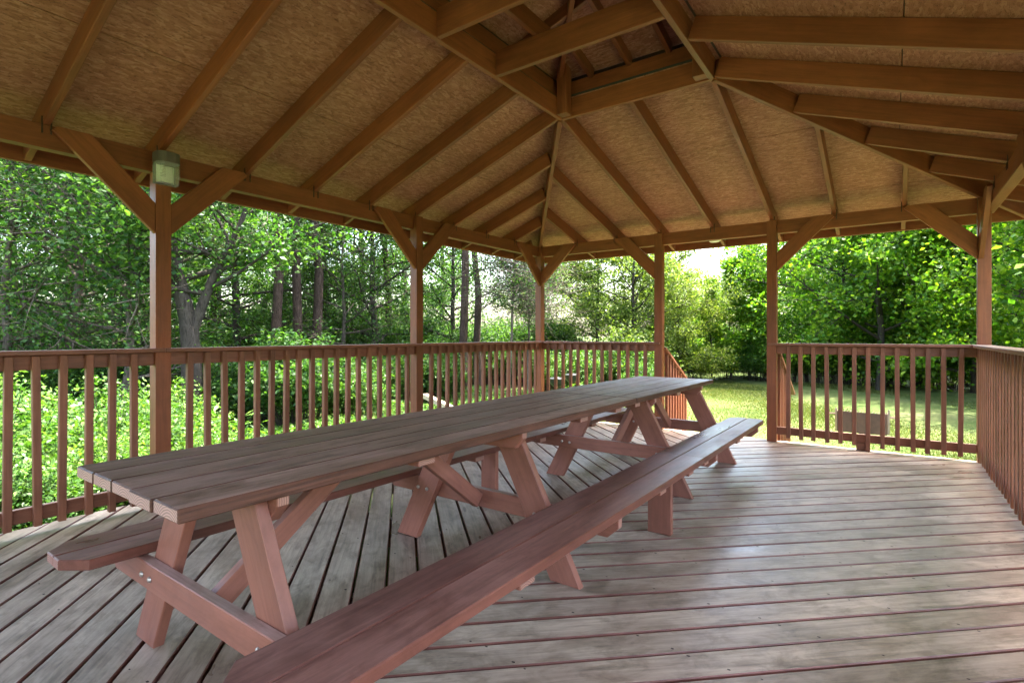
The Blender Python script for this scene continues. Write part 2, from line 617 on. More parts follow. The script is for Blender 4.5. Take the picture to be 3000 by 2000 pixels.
def leaf_quads(P, size, rg, up=0.5, ratio=0.62, droop=0.0):
    """leaves at P: rhombic blades of the given length, turned at random, more or less facing up"""
    n = len(P)
    nrm = rg.normal(size=(n, 3)); nrm[:, 2] = np.abs(nrm[:, 2]) + up
    nrm /= np.linalg.norm(nrm, axis=1)[:, None]
    d = rg.normal(size=(n, 3)); d[:, 2] -= droop
    d -= nrm * (d * nrm).sum(1)[:, None]
    d /= np.linalg.norm(d, axis=1)[:, None] + 1e-9
    s = np.cross(nrm, d)
    L = (size * rg.uniform(0.65, 1.35, n))[:, None]
    W = L * ratio * 0.5
    V = np.empty((n, 4, 3))
    V[:, 0] = P - d * L * 0.5
    V[:, 1] = P + s * W + nrm * W * 0.25 - d * L * 0.06
    V[:, 2] = P + d * L * 0.5
    V[:, 3] = P - s * W + nrm * W * 0.25 - d * L * 0.06
    return V.reshape(-1, 3)

# plan of the photograph's pixels: direction only, the distance is given
def at(u, depth):
    r = (u - 1500) / FPX * depth
    s, c = math.sin(TH), math.cos(TH)
    return r * c - depth * s, r * s + depth * c

# ------------------------------------------------------------------ measures of the pavilion (metres, deck = 0)
GROUND = -0.60
XL, YF = -4.116, 6.464           # lines of the posts: long side, far end
BAY_X, STAIR_X, BAY_Y = 1.761, 1.280, 2.438
X4, X5 = XL + BAY_X, XL + BAY_X + STAIR_X
XR = X5 + BAY_X
YB = YF - 4 * BAY_Y              # back end, behind the camera
XM = (XL + XR) / 2
ZH0, ZH1 = 2.284, 2.4257         # header beam
ZR = 3.041                       # underside of the ring of beams under the roof lantern
ML = (ZR + 0.012 - ZH1) / BAY_X  # pitch of the long slopes
MF = (ZR + 0.012 - ZH1) / BAY_Y  # pitch of the end slopes
OX = 0.40
OY = OX * BAY_Y / BAY_X
RD = 0.140                       # rafter depth
YR = YF - BAY_Y                  # ring, far beam
YRB = YB + BAY_Y
SP = BAY_Y / 4
SX = BAY_X / 3

# ------------------------------------------------------------------ ground
def ground_sheet():
    n = 90
    g = np.concatenate([-np.geomspace(420, 24, 14), np.linspace(-22, 24, n), np.geomspace(26, 420, 14)])
    X, Y = np.meshgrid(g, g, indexing='ij')
    Z = np.zeros_like(X)
    far = np.clip((np.hypot(X + 2, Y - 3) - 8) / 12, 0, 1)
    Z += far * (0.10 * np.sin(X * 0.45 + 1.3) * np.cos(Y * 0.37) + 0.05 * np.sin(X * 1.3 + Y * 0.9))
    k = len(g)
    V = np.stack([X, Y, Z], -1).reshape(-1, 3)
    F = [(i * k + j, (i + 1) * k + j, (i + 1) * k + j + 1, i * k + j + 1) for i in range(k - 1) for j in range(k - 1)]
    return pydata('ground', V, F, True)

M['ground'] = groundmat('dry_grass_ground', [(0.30, (0.026, 0.046, 0.011)), (0.60, (0.052, 0.082, 0.020)), (0.82, (0.088, 0.105, 0.036)), (1.0, (0.15, 0.14, 0.075))], 0.55)
tag(mesh_obj('ground', ground_sheet(), M['ground'], None, Matrix.Translation((0, 0, GROUND))), kind='structure')

def plate(name, pts, thick, long, mat, parent, c=0.003):
    """flat board: outline pts (3D, in one plane), extruded by the vector thick, grain along long"""
    pts = [Vector(p) for p in pts]
    t = Vector(thick)
    z = t.normalized()
    x = Vector(long).normalized()
    x = (x - z * x.dot(z)).normalized()
    y = z.cross(x)
    o = sum(pts, Vector()) / len(pts)
    poly = [((p - o).dot(x), (p - o).dot(y)) for p in pts]
    return prism(name, poly, 0, t.length, mat, parent, axes(o, x, y, z), c)

# ------------------------------------------------------------------ deck
deck = empty('deck', (XM, (YF + YB) / 2, 0))
tag(deck, 'weathered grey brown plank floor laid diagonally in a chevron', 'deck', kind='structure')
DX0, DX1, DY0, DY1 = -4.285, XR + 0.17, YB - 0.06, YF + 0.065

def planks(x0, x1, ang, off, pitch, gap):
    d = Vector((math.cos(ang), math.sin(ang), 0))
    nv = Vector((-d.y, d.x, 0))
    rect = [(x0, DY0), (x1, DY0), (x1, DY1), (x0, DY1)]
    loc = [(p[0] * d.x + p[1] * d.y, p[0] * nv.x + p[1] * nv.y) for p in rect]
    lo, hi = min(q[1] for q in loc), max(q[1] for q in loc)
    k0, k1 = math.floor((lo - off) / pitch), math.ceil((hi - off) / pitch)
    for k in range(k0, k1):
        a, b = off + k * pitch + gap / 2, off + (k + 1) * pitch - gap / 2
        poly = clip(clip(loc, 0, -1, -a), 0, 1, b)
        if len(poly) < 3 or abs(area(poly)) < 0.004:
            continue
        poly = dedupe(poly)
        cx = sum(q[0] for q in poly) / len(poly)
        cyy = (a + b) / 2
        local = [(q[0] - cx, q[1] - cyy) for q in poly]
        dz = random.uniform(-0.0025, 0.0015)
        mw = axes(d * cx + nv * cyy + Vector((0, 0, dz)), d, nv, (0, 0, 1))
        prism('plank', local, -0.038, 0.0, M['deck'], deck, mw, c=0.004)

A43 = R(43)
planks(XM + 0.003, DX1, A43, 1.718, 0.150, 0.0125)
planks(DX0, XM - 0.003, math.pi - A43, 0.079, 0.1487, 0.0115)
# frame under the boards
for k in range(13):
    y = DY0 + 0.02 + k * (DY1 - DY0 - 0.078) / 12
    block('joist', (DX0 + 0.045, y, -0.23), (DX1 - 0.045, y + 0.038, -0.041), M['deck'], deck)
block('rim_board', (DX0, DY0, -0.24), (DX0 + 0.038, DY1, -0.041), M['deck'], deck)
block('rim_board', (DX1 - 0.038, DY0, -0.24), (DX1, DY1, -0.041), M['deck'], deck)
block('rim_board', (DX0 + 0.039, DY1 - 0.038, -0.24), (DX1 - 0.039, DY1, -0.041), M['deck'], deck)
# nail heads, two to a board over every joist
nails = Parts()
def nail_rows(x0, x1, ang, off, pitch):
    d = np.array((math.cos(ang), math.sin(ang))); nv = np.array((-d[1], d[0]))
    for yj in np.arange(-0.9, DY1, 0.41):
        for k in range(-90, 90):
            for e in (0.028, pitch - 0.028):
                w = off + k * pitch + e + random.uniform(-0.008, 0.008)
                if abs(d[1]) < 1e-6:
                    continue
                y = yj + random.uniform(-0.015, 0.015)
                t = (y - w * nv[1]) / d[1]
                x = t * d[0] + w * nv[0]
                if x0 + 0.03 < x < x1 - 0.03 and DY0 < y < DY1 - 0.03 and random.random() < 0.8:
                    r = random.uniform(0.0032, 0.0055)
                    q = [(x + r * math.cos(a) * 1.5, y + r * math.sin(a), 0.0004) for a in np.linspace(0, 2 * math.pi, 6)[:-1]]
                    nails.add(q, [(0, 1, 2, 3, 4)])
nail_rows(XM, DX1, A43, 1.718, 0.150)
nail_rows(DX0, XM, math.pi - A43, 0.079, 0.1487)
tag(mesh_obj('nail_heads', nails.mesh('nail_heads'), M['nail'], deck), kind='stuff')

# ------------------------------------------------------------------ pavilion
pav = empty('pavilion', (XM, (YF + YB) / 2, 0))
tag(pav, 'open sided brown timber pavilion with hipped rafter roof and picket railings', 'pavilion')
F_ = M['frame']
PW = 0.0475

def post(x, y, inward, braces, corner=False):
    """post notched for the header; inward: unit vector to the inside; braces: directions along the wall"""
    inn = Vector((inward[0], inward[1], 0)); al = Vector((-inn.y, inn.x, 0))
    base = Vector((x, y, 0))
    if corner:
        p = block('post', (x - PW, y - PW, -0.001), (x + PW, y + PW, ZH0 - 0.002), F_, pav)
        ax, ay = inward
        block('post_top', (min(x + ax * 0.003, x + ax * PW), min(y + ay * 0.003, y + ay * PW), ZH0 - 0.06),
              (max(x + ax * 0.003, x + ax * PW), max(y + ay * 0.003, y + ay * PW), ZH1 + 0.03), F_, p)
    else:
        prof = [(-PW, -0.001), (PW, -0.001), (PW, ZH1 - 0.004), (0.003, ZH1 - 0.004), (0.003, ZH0 - 0.002), (-PW, ZH0 - 0.002)]
        pts = [base + inn * a + Vector((0, 0, z)) - al * PW for a, z in prof]
        p = plate('post', pts, al * PW * 2, (0, 0, 1), F_, pav, 0)
    for wall_in, d in braces:
        wi, dv = Vector((wall_in[0], wall_in[1], 0)), Vector((d[0], d[1], 0))
        o = base + wi * 0.0045
        q = [(PW + 0.001, 1.86), (PW + 0.001, 2.065), (0.40, 2.421), (0.565, 2.421), (0.59, 2.396)]
        plate('brace', [o + dv * a + Vector((0, 0, z)) for a, z in q], wi * 0.038, dv + Vector((0, 0, 1)), F_, p)
    return p

PX, PXn, PY, PYn = (1, 0), (-1, 0), (0, 1), (0, -1)
post(XL, YF, (1, -1), [(PX, PYn), (PYn, PX)], True)
post(XR, YF, (-1, -1), [(PXn, PYn), (PYn, PXn)], True)
post(XL, YB, (1, 1), [(PX, PY), (PY, PX)], True)
post(XR, YB, (-1, 1), [(PXn, PY), (PY, PXn)], True)
for k in (1, 2, 3):
    post(XL, YF - k * BAY_Y, PX, [(PX, PY), (PX, PYn)])
    post(XR, YF - k * BAY_Y, PXn, [(PXn, PY), (PXn, PYn)])
post(X4, YF, PYn, [(PYn, PXn)])
post(X5, YF, PYn, [(PYn, PX)])
post(X4, YB, PY, [(PY, PXn), (PY, PX)])
post(X5, YB, PY, [(PY, PXn), (PY, PX)])

# headers, fascia
block('header_beam', (XL - 0.078, YB - 0.0, ZH0), (XL, YF, ZH1), F_, pav)
block('header_beam', (XR, YB - 0.0, ZH0), (XR + 0.078, YF, ZH1), F_, pav)
block('header_beam', (XL - 0.078, YF + 0.001, ZH0), (XR + 0.078, YF + 0.078, ZH1), F_, pav)
block('header_beam', (XL - 0.078, YB - 0.079, ZH0), (XR + 0.078, YB - 0.001, ZH1), F_, pav)
ZE = ZH1 - ML * OX                                    # rafter underside at the eave
ex0, ex1, ey0, ey1 = XL - OX, XR + OX, YB - OY, YF + OY
block('fascia_board', (ex0 - 0.038, ey0, ZE - 0.008), (ex0, ey1, ZE + RD + 0.01), F_, pav)
block('fascia_board', (ex1, ey0, ZE - 0.008), (ex1 + 0.038, ey1, ZE + RD + 0.01), F_, pav)
block('fascia_board', (ex0 - 0.038, ey1 + 0.001, ZE - 0.008), (ex1 + 0.038, ey1 + 0.039, ZE + RD + 0.01), F_, pav)
block('fascia_board', (ex0 - 0.038, ey0 - 0.039, ZE - 0.008), (ex1 + 0.038, ey0 - 0.001, ZE + RD + 0.01), F_, pav)

# rafters
def hanger(p, at_, al):
    """dark steel tie on the header face below a rafter"""
    a, al = Vector(at_), Vector(al)
    for s in (-1, 1):
        c = a + al * (0.021 * s)
        lo = c - Vector((abs(al.x) * 0.004 + abs(al.y) * 0.0025, abs(al.y) * 0.004 + abs(al.x) * 0.0025, 0.055))
        hi = c + Vector((abs(al.x) * 0.004 + abs(al.y) * 0.0025, abs(al.y) * 0.004 + abs(al.x) * 0.0025, 0.045))
        block('tie_plate', lo, hi, M['steel'], p, 0.0005)

def hip_y(x):      # how far back the hip has come where the long slope reaches x
    return YF - (x - XL) * BAY_Y / BAY_X

def hip_x(y):
    return XL + (YF - y) * BAY_X / BAY_Y

RW = 0.038
for side, xs, sgn in (('l', XL, 1), ('r', XR, -1)):
    for k in range(-1, 18):
        y = YF - k * SP
        if k == -1 or k == 0 or k >= 16:
            continue
        run = BAY_X if 4 <= k <= 12 else (k if k < 4 else 16 - k) * BAY_X / 4
        x0, x1 = xs - sgn * (OX - 0.001), xs + sgn * (run - 0.022 if 4 <= k <= 12 else run - 0.012)
        p = beam('rafter', (x0, y, ZE + 0.0005), (x1, y, ZH1 + ML * abs(x1 - xs)), RW, RD, F_, pav)
        hanger(p, (xs + sgn * 0.003, y, ZH1), (0, 1, 0))
for ys, sgn in ((YF, -1), (YB, 1)):
    for k in range(1, 8):
        x = XL + k * SX if k <= 3 else (XM if k == 4 else XR - (8 - k) * SX)
        kk = k if k < 4 else 8 - k
        run = BAY_Y if 3 <= k <= 5 else kk * BAY_Y / 3
        y0, y1 = ys - sgn * (OY - 0.001), ys + sgn * (run - 0.022)
        p = beam('rafter', (x, y0, ZE + 0.0005), (x, y1, ZH1 + MF * abs(y1 - ys)), RW, RD, F_, pav)
        hanger(p, (x, ys + sgn * 0.003, ZH1), (1, 0, 0))
for xs, sx in ((XL, 1), (XR, -1)):
    for ys, sy in ((YF, -1), (YB, 1)):
        beam('hip_rafter', (xs - sx * OX, ys - sy * OY, ZE - 0.022), (xs + sx * (BAY_X - 0.01), ys + sy * (BAY_Y - 0.014), ZR - 0.010), RW, RD + 0.03, F_, pav)
# rafter tails at the corners, beyond the headers
for xs, sx in ((XL, 1), (XR, -1)):
    y = YF + SP * 0.0
    beam('rafter', (xs - sx * (OX - 0.001), YF - 0.045, ZE + 0.0005), (xs - sx * 0.08, YF - 0.045, ZH1 - ML * 0.08), RW, RD, F_, pav)

# ring of beams below the lantern, ties across it
RB = 0.165
block('ring_beam', (X4 - 0.019, YRB, ZR), (X4 + 0.019, YR, ZR + RB), F_, pav)
block('ring_beam', (X5 - 0.019, YRB, ZR), (X5 + 0.019, YR, ZR + RB), F_, pav)
block('ring_beam', (X4 - 0.019, YR + 0.001, ZR + 0.0015), (X5 + 0.019, YR + 0.039, ZR + RB), F_, pav)
block('ring_beam', (X4 - 0.019, YRB - 0.039, ZR + 0.0015), (X5 + 0.019, YRB - 0.001, ZR + RB), F_, pav)
for y in (3.09, 2.475, 1.26, 0.65, -0.5):
    block('cross_tie', (X4 + 0.020, y - 0.019, ZR + 0.002), (X5 - 0.020, y + 0.019, ZR + RB + 0.02), F_, pav)
block('stiffener', (-2.02, 0.3, ZR + RB + 0.024), (-1.98, 3.40, ZR + RB + 0.15), F_, pav)
ZU0, ZU1 = ZR + RB + 0.022, ZR + RB + 0.16            # plate of the lantern roof
block('lantern_plate', (X4 - 0.060, YRB - 0.06, ZU0), (X4 - 0.022, YR + 0.08, ZU1), F_, pav)
block('lantern_plate', (X5 + 0.022, YRB - 0.06, ZU0), (X5 + 0.060, YR + 0.08, ZU1), F_, pav)
block('lantern_plate', (X4 - 0.021, YR + 0.043, ZU0), (X5 + 0.021, YR + 0.081, ZU1), F_, pav)
block('lantern_plate', (X4 - 0.021, YRB - 0.081, ZU0), (X5 + 0.021, YRB - 0.043, ZU1), F_, pav)
block('light_stop', (X4 - 0.075, YRB - 0.1, ZR + 0.13), (X4 - 0.061, YR + 0.1, ZU1 + 0.05), M['steel'], pav)  # added strips that block sky light through the gap below the lantern plates
block('light_stop', (X5 + 0.061, YRB - 0.1, ZR + 0.13), (X5 + 0.075, YR + 0.1, ZU1 + 0.05), M['steel'], pav)
block('light_stop', (X4 - 0.06, YR + 0.083, ZR + 0.13), (X5 + 0.06, YR + 0.097, ZU1 + 0.05), M['steel'], pav)
block('light_stop', (X4 - 0.06, YRB - 0.097, ZR + 0.13), (X5 + 0.06, YRB - 0.083, ZU1 + 0.05), M['steel'], pav)
for x, sx in ((X4, 1), (X5, -1)):
    for y, sy in ((YR, -1), (YRB, 1)):
        cx, cyy = x + sx * (0.021 + 0.046), y + sy * (0.001 + 0.046)
        block('king_post', (cx - 0.046, cyy - 0.046, ZR + 0.01), (cx + 0.046, cyy + 0.046, ZU1 + 0.10), F_, pav)
# lantern roof
HW = STAIR_X / 2
ZL = ZU1 - 0.02
RUNF = HW * ML / MF
zrdg = ZL + ML * HW
block('ridge_beam', (XM - 0.019, YRB + RUNF, zrdg - 0.06), (XM + 0.019, YR - RUNF, zrdg + 0.09), F_, pav)
for k in range(4, 13):
    y = YF - k * SP
    if not (YRB + 0.3 < y < YR - 0.3):
        continue
    for xs, sg in ((X4, 1), (X5, -1)):
        beam('lantern_rafter', (xs - sg * 0.055, y, ZL - ML * 0.055 + 0.02), (xs + sg * (HW - 0.021), y, ZL + ML * (HW - 0.021)), RW, 0.089, F_, pav)
for xs, sg in ((X4, 1), (X5, -1)):
    for ys, sy in ((YR, -1), (YRB, 1)):
        beam('lantern_hip', (xs - sg * 0.03, ys - sy * 0.03, ZL - 0.02), (XM - sg * 0.0, ys + sy * (RUNF - 0.0), zrdg - 0.02), RW, 0.10, F_, pav)
for ys, sy in ((YR, -1), (YRB, 1)):
    for x in (XM - 0.02, XM + 0.31, XM - 0.36):
        rn = RUNF * (1 - abs(x - XM) / HW) - 0.03
        beam('lantern_rafter', (x, ys - sy * 0.05, ZL), (x, ys + sy * rn, ZL + MF * rn), RW, 0.089, F_, pav)

# roof sheets of strand board and the covering over them
def roof_plane(o, u, v, poly, courses, cuts, over=0.0):
    """o: corner at the eave; u along the eave, v up the slope; sheets 2.44 m long in courses"""
    u, v = Vector(u).normalized(), Vector(v).normalized()
    n = u.cross(v)
    if n.z < 0:
        n = -n
    mw = axes(o, u, v, n) if u.cross(v).z > 0 else axes(o, u, v, n)
    flip = u.cross(v).dot(n) < 0
    y0 = 0.0
    ulo, uhi = min(p[0] for p in poly), max(p[0] for p in poly)
    vhi = max(p[1] for p in poly)
    c = 0
    while y0 < vhi - 1e-3:
        hgt = courses[min(c, len(courses) - 1)]
        xs_ = [ulo - 0.01] + list(cuts[c % 2]) + [uhi + 0.01]
        for x, xe in zip(xs_[:-1], xs_[1:]):
            q = clip(clip(clip(clip(poly, 0, -1, -(y0 + 0.0035)), 0, 1, y0 + hgt - 0.0035), -1, 0, -(x + 0.0015)), 1, 0, xe - 0.0015)
            q = dedupe(q) if len(q) >= 3 else q
            if len(q) >= 3 and abs(area(q)) > 0.01:
                qx = sum(p[0] for p in q) / len(q); qy = sum(p[1] for p in q) / len(q)
                loc = [(p[0] - qx, p[1] - qy) for p in q]
                m2 = Matrix.Translation(Vector(o) + u * qx + v * qy) @ mw.to_3x3().to_4x4()
                prism('roof_sheet', loc, 0.0, 0.011, M['osb'], pav, m2)
        y0 += hgt
        c += 1
    prism('roof_covering', inset(poly, -over) if area(poly) > 0 else poly, 0.0145, 0.034, M['shingle'], pav, mw)

cL, cF = math.sqrt(1 + ML * ML), math.sqrt(1 + MF * MF)
zs = ZE + RD * cL + 0.002
LEN = ey1 - ey0
top = (BAY_X + OX - 0.0) * cL
runy = BAY_Y + OY
cuts_long = ([OY + SP * k for k in (3, 7, 11, 15)], [OY + SP * k for k in (1, 5, 9, 13)])
cuts_end = ([OX + SX, (ex1 - ex0) / 2, ex1 - ex0 - OX - SX], [BAY_X + OX, ex1 - ex0 - OX - BAY_X])
# long slopes (u along +Y on the left and -Y on the right, so that u x v points up)
roof_plane((ex0, ey1, zs), (0, -1, 0), (1, 0, ML), [(0, 0), (LEN, 0), (LEN - runy, top), (runy, top)], [1.10, 1.22], cuts_long)
roof_plane((ex1, ey0, zs), (0, 1, 0), (-1, 0, ML), [(0, 0), (LEN, 0), (LEN - runy, top), (runy, top)], [1.10, 1.22], cuts_long)
WID = ex1 - ex0
topf = runy * cF
roof_plane((ex1, ey1, zs), (-1, 0, 0), (0, -1, MF), [(0, 0), (WID, 0), (WID - BAY_X - OX, topf), (BAY_X + OX, topf)], [0.72, 1.22], cuts_end)
roof_plane((ex0, ey0, zs), (1, 0, 0), (0, 1, MF), [(0, 0), (WID, 0), (WID - BAY_X - OX, topf), (BAY_X + OX, topf)], [0.72, 1.22], cuts_end)
# lantern
zl = ZL + 0.089 * cL + 0.002 - ML * 0.08
lx0, lx1, ly0, ly1 = X4 - 0.08, X5 + 0.08, YRB - 0.08 * ML / MF, YR + 0.08 * ML / MF
LL, LW = ly1 - ly0, lx1 - lx0
rf = (HW + 0.08) * ML / MF
roof_plane((lx0, ly1, zl), (0, -1, 0), (1, 0, ML), [(0, 0), (LL, 0), (LL - rf, (HW + 0.08) * cL), (rf, (HW + 0.08) * cL)], [1.22], ([1.5, 3.9], [1.5]))
roof_plane((lx1, ly0, zl), (0, 1, 0), (-1, 0, ML), [(0, 0), (LL, 0), (LL - rf, (HW + 0.08) * cL), (rf, (HW + 0.08) * cL)], [1.22], ([1.5, 3.9], [1.5]))
roof_plane((lx1, ly1, zl), (-1, 0, 0), (0, -1, MF), [(0, 0), (LW, 0), (LW / 2, rf * cF)], [1.22], ([], []))
roof_plane((lx0, ly0, zl), (1, 0, 0), (0, 1, MF), [(0, 0), (LW, 0), (LW / 2, rf * cF)], [1.22], ([], []))

# railings: upper board with cap, lower board and balusters under it
def railing(p0, p1, inn, n, ends=(0.0, 0.0), long_one=None, cap_ext=(0, 0)):
    p0, p1, inn = Vector((*p0, 0)), Vector((*p1, 0)), Vector((*inn, 0))
    d = (p1 - p0).normalized()
    a, b = p0 + d * PW, p1 - d * PW
    rail = beam('railing', a + Vector((0, 0, 0.963)), b + Vector((0, 0, 0.963)), 0.038, 0.086, M['rail'], pav)
    beam('bottom_rail', a + Vector((0, 0, 0.080)), b + Vector((0, 0, 0.080)), 0.038, 0.082, M['rail'], rail)
    ca, cb = p0 + inn * 0.018 - d * cap_ext[0], p1 + inn * 0.018 + d * cap_ext[1]
    beam('rail_cap', ca + Vector((0, 0, 1.0505)), cb + Vector((0, 0, 1.0505)), 0.138, 0.027, M['rail'], rail, c=0.004)
    ln = (b - a).length
    for k in range(n):
        t = ln * (k + 1) / (n + 1) + random.uniform(-0.004, 0.004)
        z0 = 0.045 + random.uniform(-0.008, 0.010)
        if long_one == k:
            z0 = 0.001
        c = a + d * t + inn * 0.0392
        tilt = d * random.uniform(-0.005, 0.005)
        beam('baluster', c + tilt + Vector((0, 0, z0)), c - tilt + Vector((0, 0, 1.046)), 0.038, 0.038, M['rail'], rail, up=tuple(inn), at='axis', c=0.0025)
    return rail

for k in range(3):
    railing((XL, YF - (k + 1) * BAY_Y), (XL, YF - k * BAY_Y), PX, 18 if k else 17)
    railing((XR, YF - (k + 1) * BAY_Y), (XR, YF - k * BAY_Y), PXn, 18)
r1 = railing((XL, YF), (X4, YF), PYn, 13, cap_ext=(-0.085, 0.03))
r2 = railing((X5, YF), (XR, YF), PYn, 13, long_one=6, cap_ext=(0.03, -0.085))
block('spacer', (XR - 0.98, YF - 0.025, 0.001), (XR - 0.90, YF + 0.018, 0.079), M['rail'], r2)

# ------------------------------------------------------------------ staircase
stair = empty('staircase', (XM, YF + 0.6, GROUND))
tag(stair, 'short brown wooden staircase with sloping picket handrails leading down to the lawn', 'staircase')
S_ = M['rail']
for k in range(3):
    z = -0.15 * (k + 1)
    y = DY1 + 0.01 + 0.285 * k
    for j in range(2):
        block('tread', (X4 + 0.06, y + 0.142 * j, z - 0.038), (X5 - 0.06, y + 0.142 * j + 0.137, z), M['deck'], stair, 0.004)
for x in (X4 + 0.022, X5 - 0.060):
    plate('stringer', [(x, DY1 + 0.004, -0.05), (x, DY1 + 0.004, -0.27), (x, DY1 + 0.55, GROUND), (x, DY1 + 0.97, GROUND), (x, DY1 + 0.97, -0.50)], (0.037, 0, 0), (0, 1, -0.52), S_, stair)
for x, s in ((X4, 1), (X5, -1)):
    ny = YF + 0.90
    block('newel', (x - PW, ny - PW, GROUND), (x + PW, ny + PW, 0.50), S_, stair)
    sl = -0.52
    ya, yb = YF + PW + 0.002, YF + 1.16
    hr = beam('handrail', (x, ya, 1.02 - 0.13), (x, yb, 1.02 - 0.13 + sl * (yb - ya)), 0.038, 0.086, S_, stair)
    beam('rail_cap', (x, ya, 1.02 - 0.030), (x, yb + 0.03, 1.02 - 0.030 + sl * (yb + 0.03 - ya)), 0.138, 0.030, S_, hr)
    beam('bottom_rail', (x, ya, 0.02), (x, yb - 0.2, 0.02 + sl * (yb - 0.2 - ya)), 0.038, 0.086, S_, hr)
    for k in range(8):
        y = YF + 0.155 + k * 0.104
        off = 0.039
        zt = 1.02 - 0.045 + sl * (y - ya)
        block('baluster', (x + off - 0.019, y - 0.019, zt - 0.99), (x + off + 0.019, y + 0.019, zt), S_, hr)

# ------------------------------------------------------------------ picnic tables
def picnic_table(y0, y1, frames, label, bench_ends, cleats, posts=None):
    t = empty('picnic_table', (-1.80, (y0 + y1) / 2, 0))
    tag(t, label, 'picnic table', 'picnic tables end to end on the deck')
    rot = Matrix.Translation((-1.8, 0.6, 0)) @ Matrix.Rotation(-0.008, 4, 'Z') @ Matrix.Translation((1.8, -0.6, 0))
    zt, th = 0.735, 0.038
    xs = np.linspace(-2.207, -1.447, 6)
    for i in range(5):
        e0, e1 = random.uniform(-0.006, 0.004), random.uniform(-0.003, 0.003)
        o = block('table_plank', (xs[i] + 0.0012, y0 + e0, zt - th + random.uniform(-0.001, 0.001)), (xs[i + 1] - 0.0012, y1 + e1, zt), M['tabletop'], t, 0.004)
    zb = 0.390
    for bx0, bx1, inner in ((-2.552, -2.266, 1), (-1.288, -0.990, -1)):
        w = (bx1 - bx0) / 2
        for i in range(2):
            a, b = bx0 + i * w + 0.0015, bx0 + (i + 1) * w - 0.0015
            q = [(a, y0 - 0.015), (b, y0 - 0.015), (b, y1 - 0.005), (a, y1 - 0.005)]
            if bench_ends[0]:                                  # clipped corners at the free end
                if i == 0:
                    q = [(a + 0.075, q[0][1])] + q[1:] + [(a, q[0][1] + 0.075)]
                else:
                    q = [q[0], (b - 0.085, q[0][1]), (b, q[0][1] + 0.065)] + q[2:]
            if bench_ends[1]:
                ye = y1 - 0.005
                if i == 0:
                    q = [p for p in q if p != (a, ye)] + []
                    k = q.index((b, ye))
                    q = q[:k + 1] + [(a + 0.075, ye), (a, ye - 0.075)] + q[k + 1:]
                else:
                    k = q.index((b, ye))
                    q = q[:k] + [(b, ye - 0.05), (b - 0.05, ye)] + q[k + 1:]
            cx, cyy = (a + b) / 2, (y0 + y1) / 2
            loc = [(p[1] - cyy, -(p[0] - cx)) for p in q]
            prism('seat_plank', loc, -0.038, 0.0, M['bench'], t, axes((cx, cyy, zb), (0, 1, 0), (-1, 0, 0), (0, 0, 1)), c=0.004)
    LG = M['tableleg']
    zc0, zc1 = 0.255, 0.350
    for fy, front in frames:                                   # front: crossbar on the side of -Y
        s = 0.51
        ztop = zt - th - 0.001
        for xo, sg in ((-2.405, 1), (-1.178, -1)):
            q = [(xo, 0.001), (xo + sg * 0.160, 0.001), (xo + sg * (0.160 + s * ztop), ztop), (xo + sg * s * ztop, ztop)]
            leg = plate('leg', [(x, fy, z) for x, z in q], (0, 0.040, 0), (sg * s, 0, 1), LG, t)
            yb_ = fy - 0.0405 if front else fy - 0.004
            for bx, bz in ((xo + sg * 0.178, 0.30), (xo + sg * 0.248, 0.298)):
                p = Parts()
                p.lathe([(0.0115, 0.0), (0.0105, 0.004), (0.006, 0.007), (0.0005, 0.008)], 10)
                mesh_obj('bolt', p.mesh('bolt', True), M['zinc'], leg, axes((bx, (fy - 0.0405) if front else fy, bz), (1, 0, 0), (0, 0, 1), (0, -1, 0)))
        cy0 = fy - 0.040 if front else fy + 0.0405
        q = [(-2.535, zc1), (-2.535, zc1 - 0.045), (-2.48, zc0), (-1.06, zc0), (-1.005, zc1 - 0.045), (-1.005, zc1)]
        plate('crossbar', [(x, cy0, z) for x, z in q], (0, 0.0395, 0), (1, 0, 0), LG, t)
        cl = cy0 if front else cy0
        q = [(-2.16, ztop), (-2.16, ztop - 0.03), (-2.11, ztop - 0.085), (-1.52, ztop - 0.085), (-1.47, ztop - 0.03), (-1.47, ztop)]
        c2 = fy + 0.0405 if front else fy - 0.040
        plate('top_cleat', [(x, c2, z) for x, z in q], (0, 0.0395, 0), (1, 0, 0), LG, t)
        dy = 0.50 if front else -0.46
        ybase = fy + 0.02
        beam('diagonal_brace', (-1.80, ybase + (0.0 if front else 0.0), 0.295), (-1.80, ybase + dy, ztop - 0.04), 0.038, 0.075, LG, t, at='axis')
    for y in cleats:
        block('top_cleat', (-2.14, y - 0.045, zt - th - 0.040), (-1.50, y + 0.045, zt - th - 0.001), LG, t)
        for a, b in ((-2.52, -2.30), (-1.255, -1.02)):
            block('seat_cleat', (a, y - 0.045, zb - 0.038 - 0.040), (b, y + 0.045, zb - 0.039), LG, t)
    for y in (posts or []):
        for a, b in ((-2.485, -2.352), (-1.205, -1.065)):
            block('seat_leg', (a, y, 0.001), (b, y + 0.040, zb - 0.039), LG, t)
    for o in list(t.children):
        WM[o] = rot @ WM[o]
        o.matrix_local = WM[t].inverted() @ WM[o]
    return t

picnic_table(0.600, 3.480, [(0.835, True), (2.175, False)], 'longer picnic table with thickly grained brown top, its cut end free beside the lamp post', (True, False), [1.52, 2.82, 3.30], [3.06])
picnic_table(3.484, 5.360, [(3.830, True), (5.085, False)], 'shorter picnic table butted on at the stair opening end', (False, True), [3.62, 4.50])

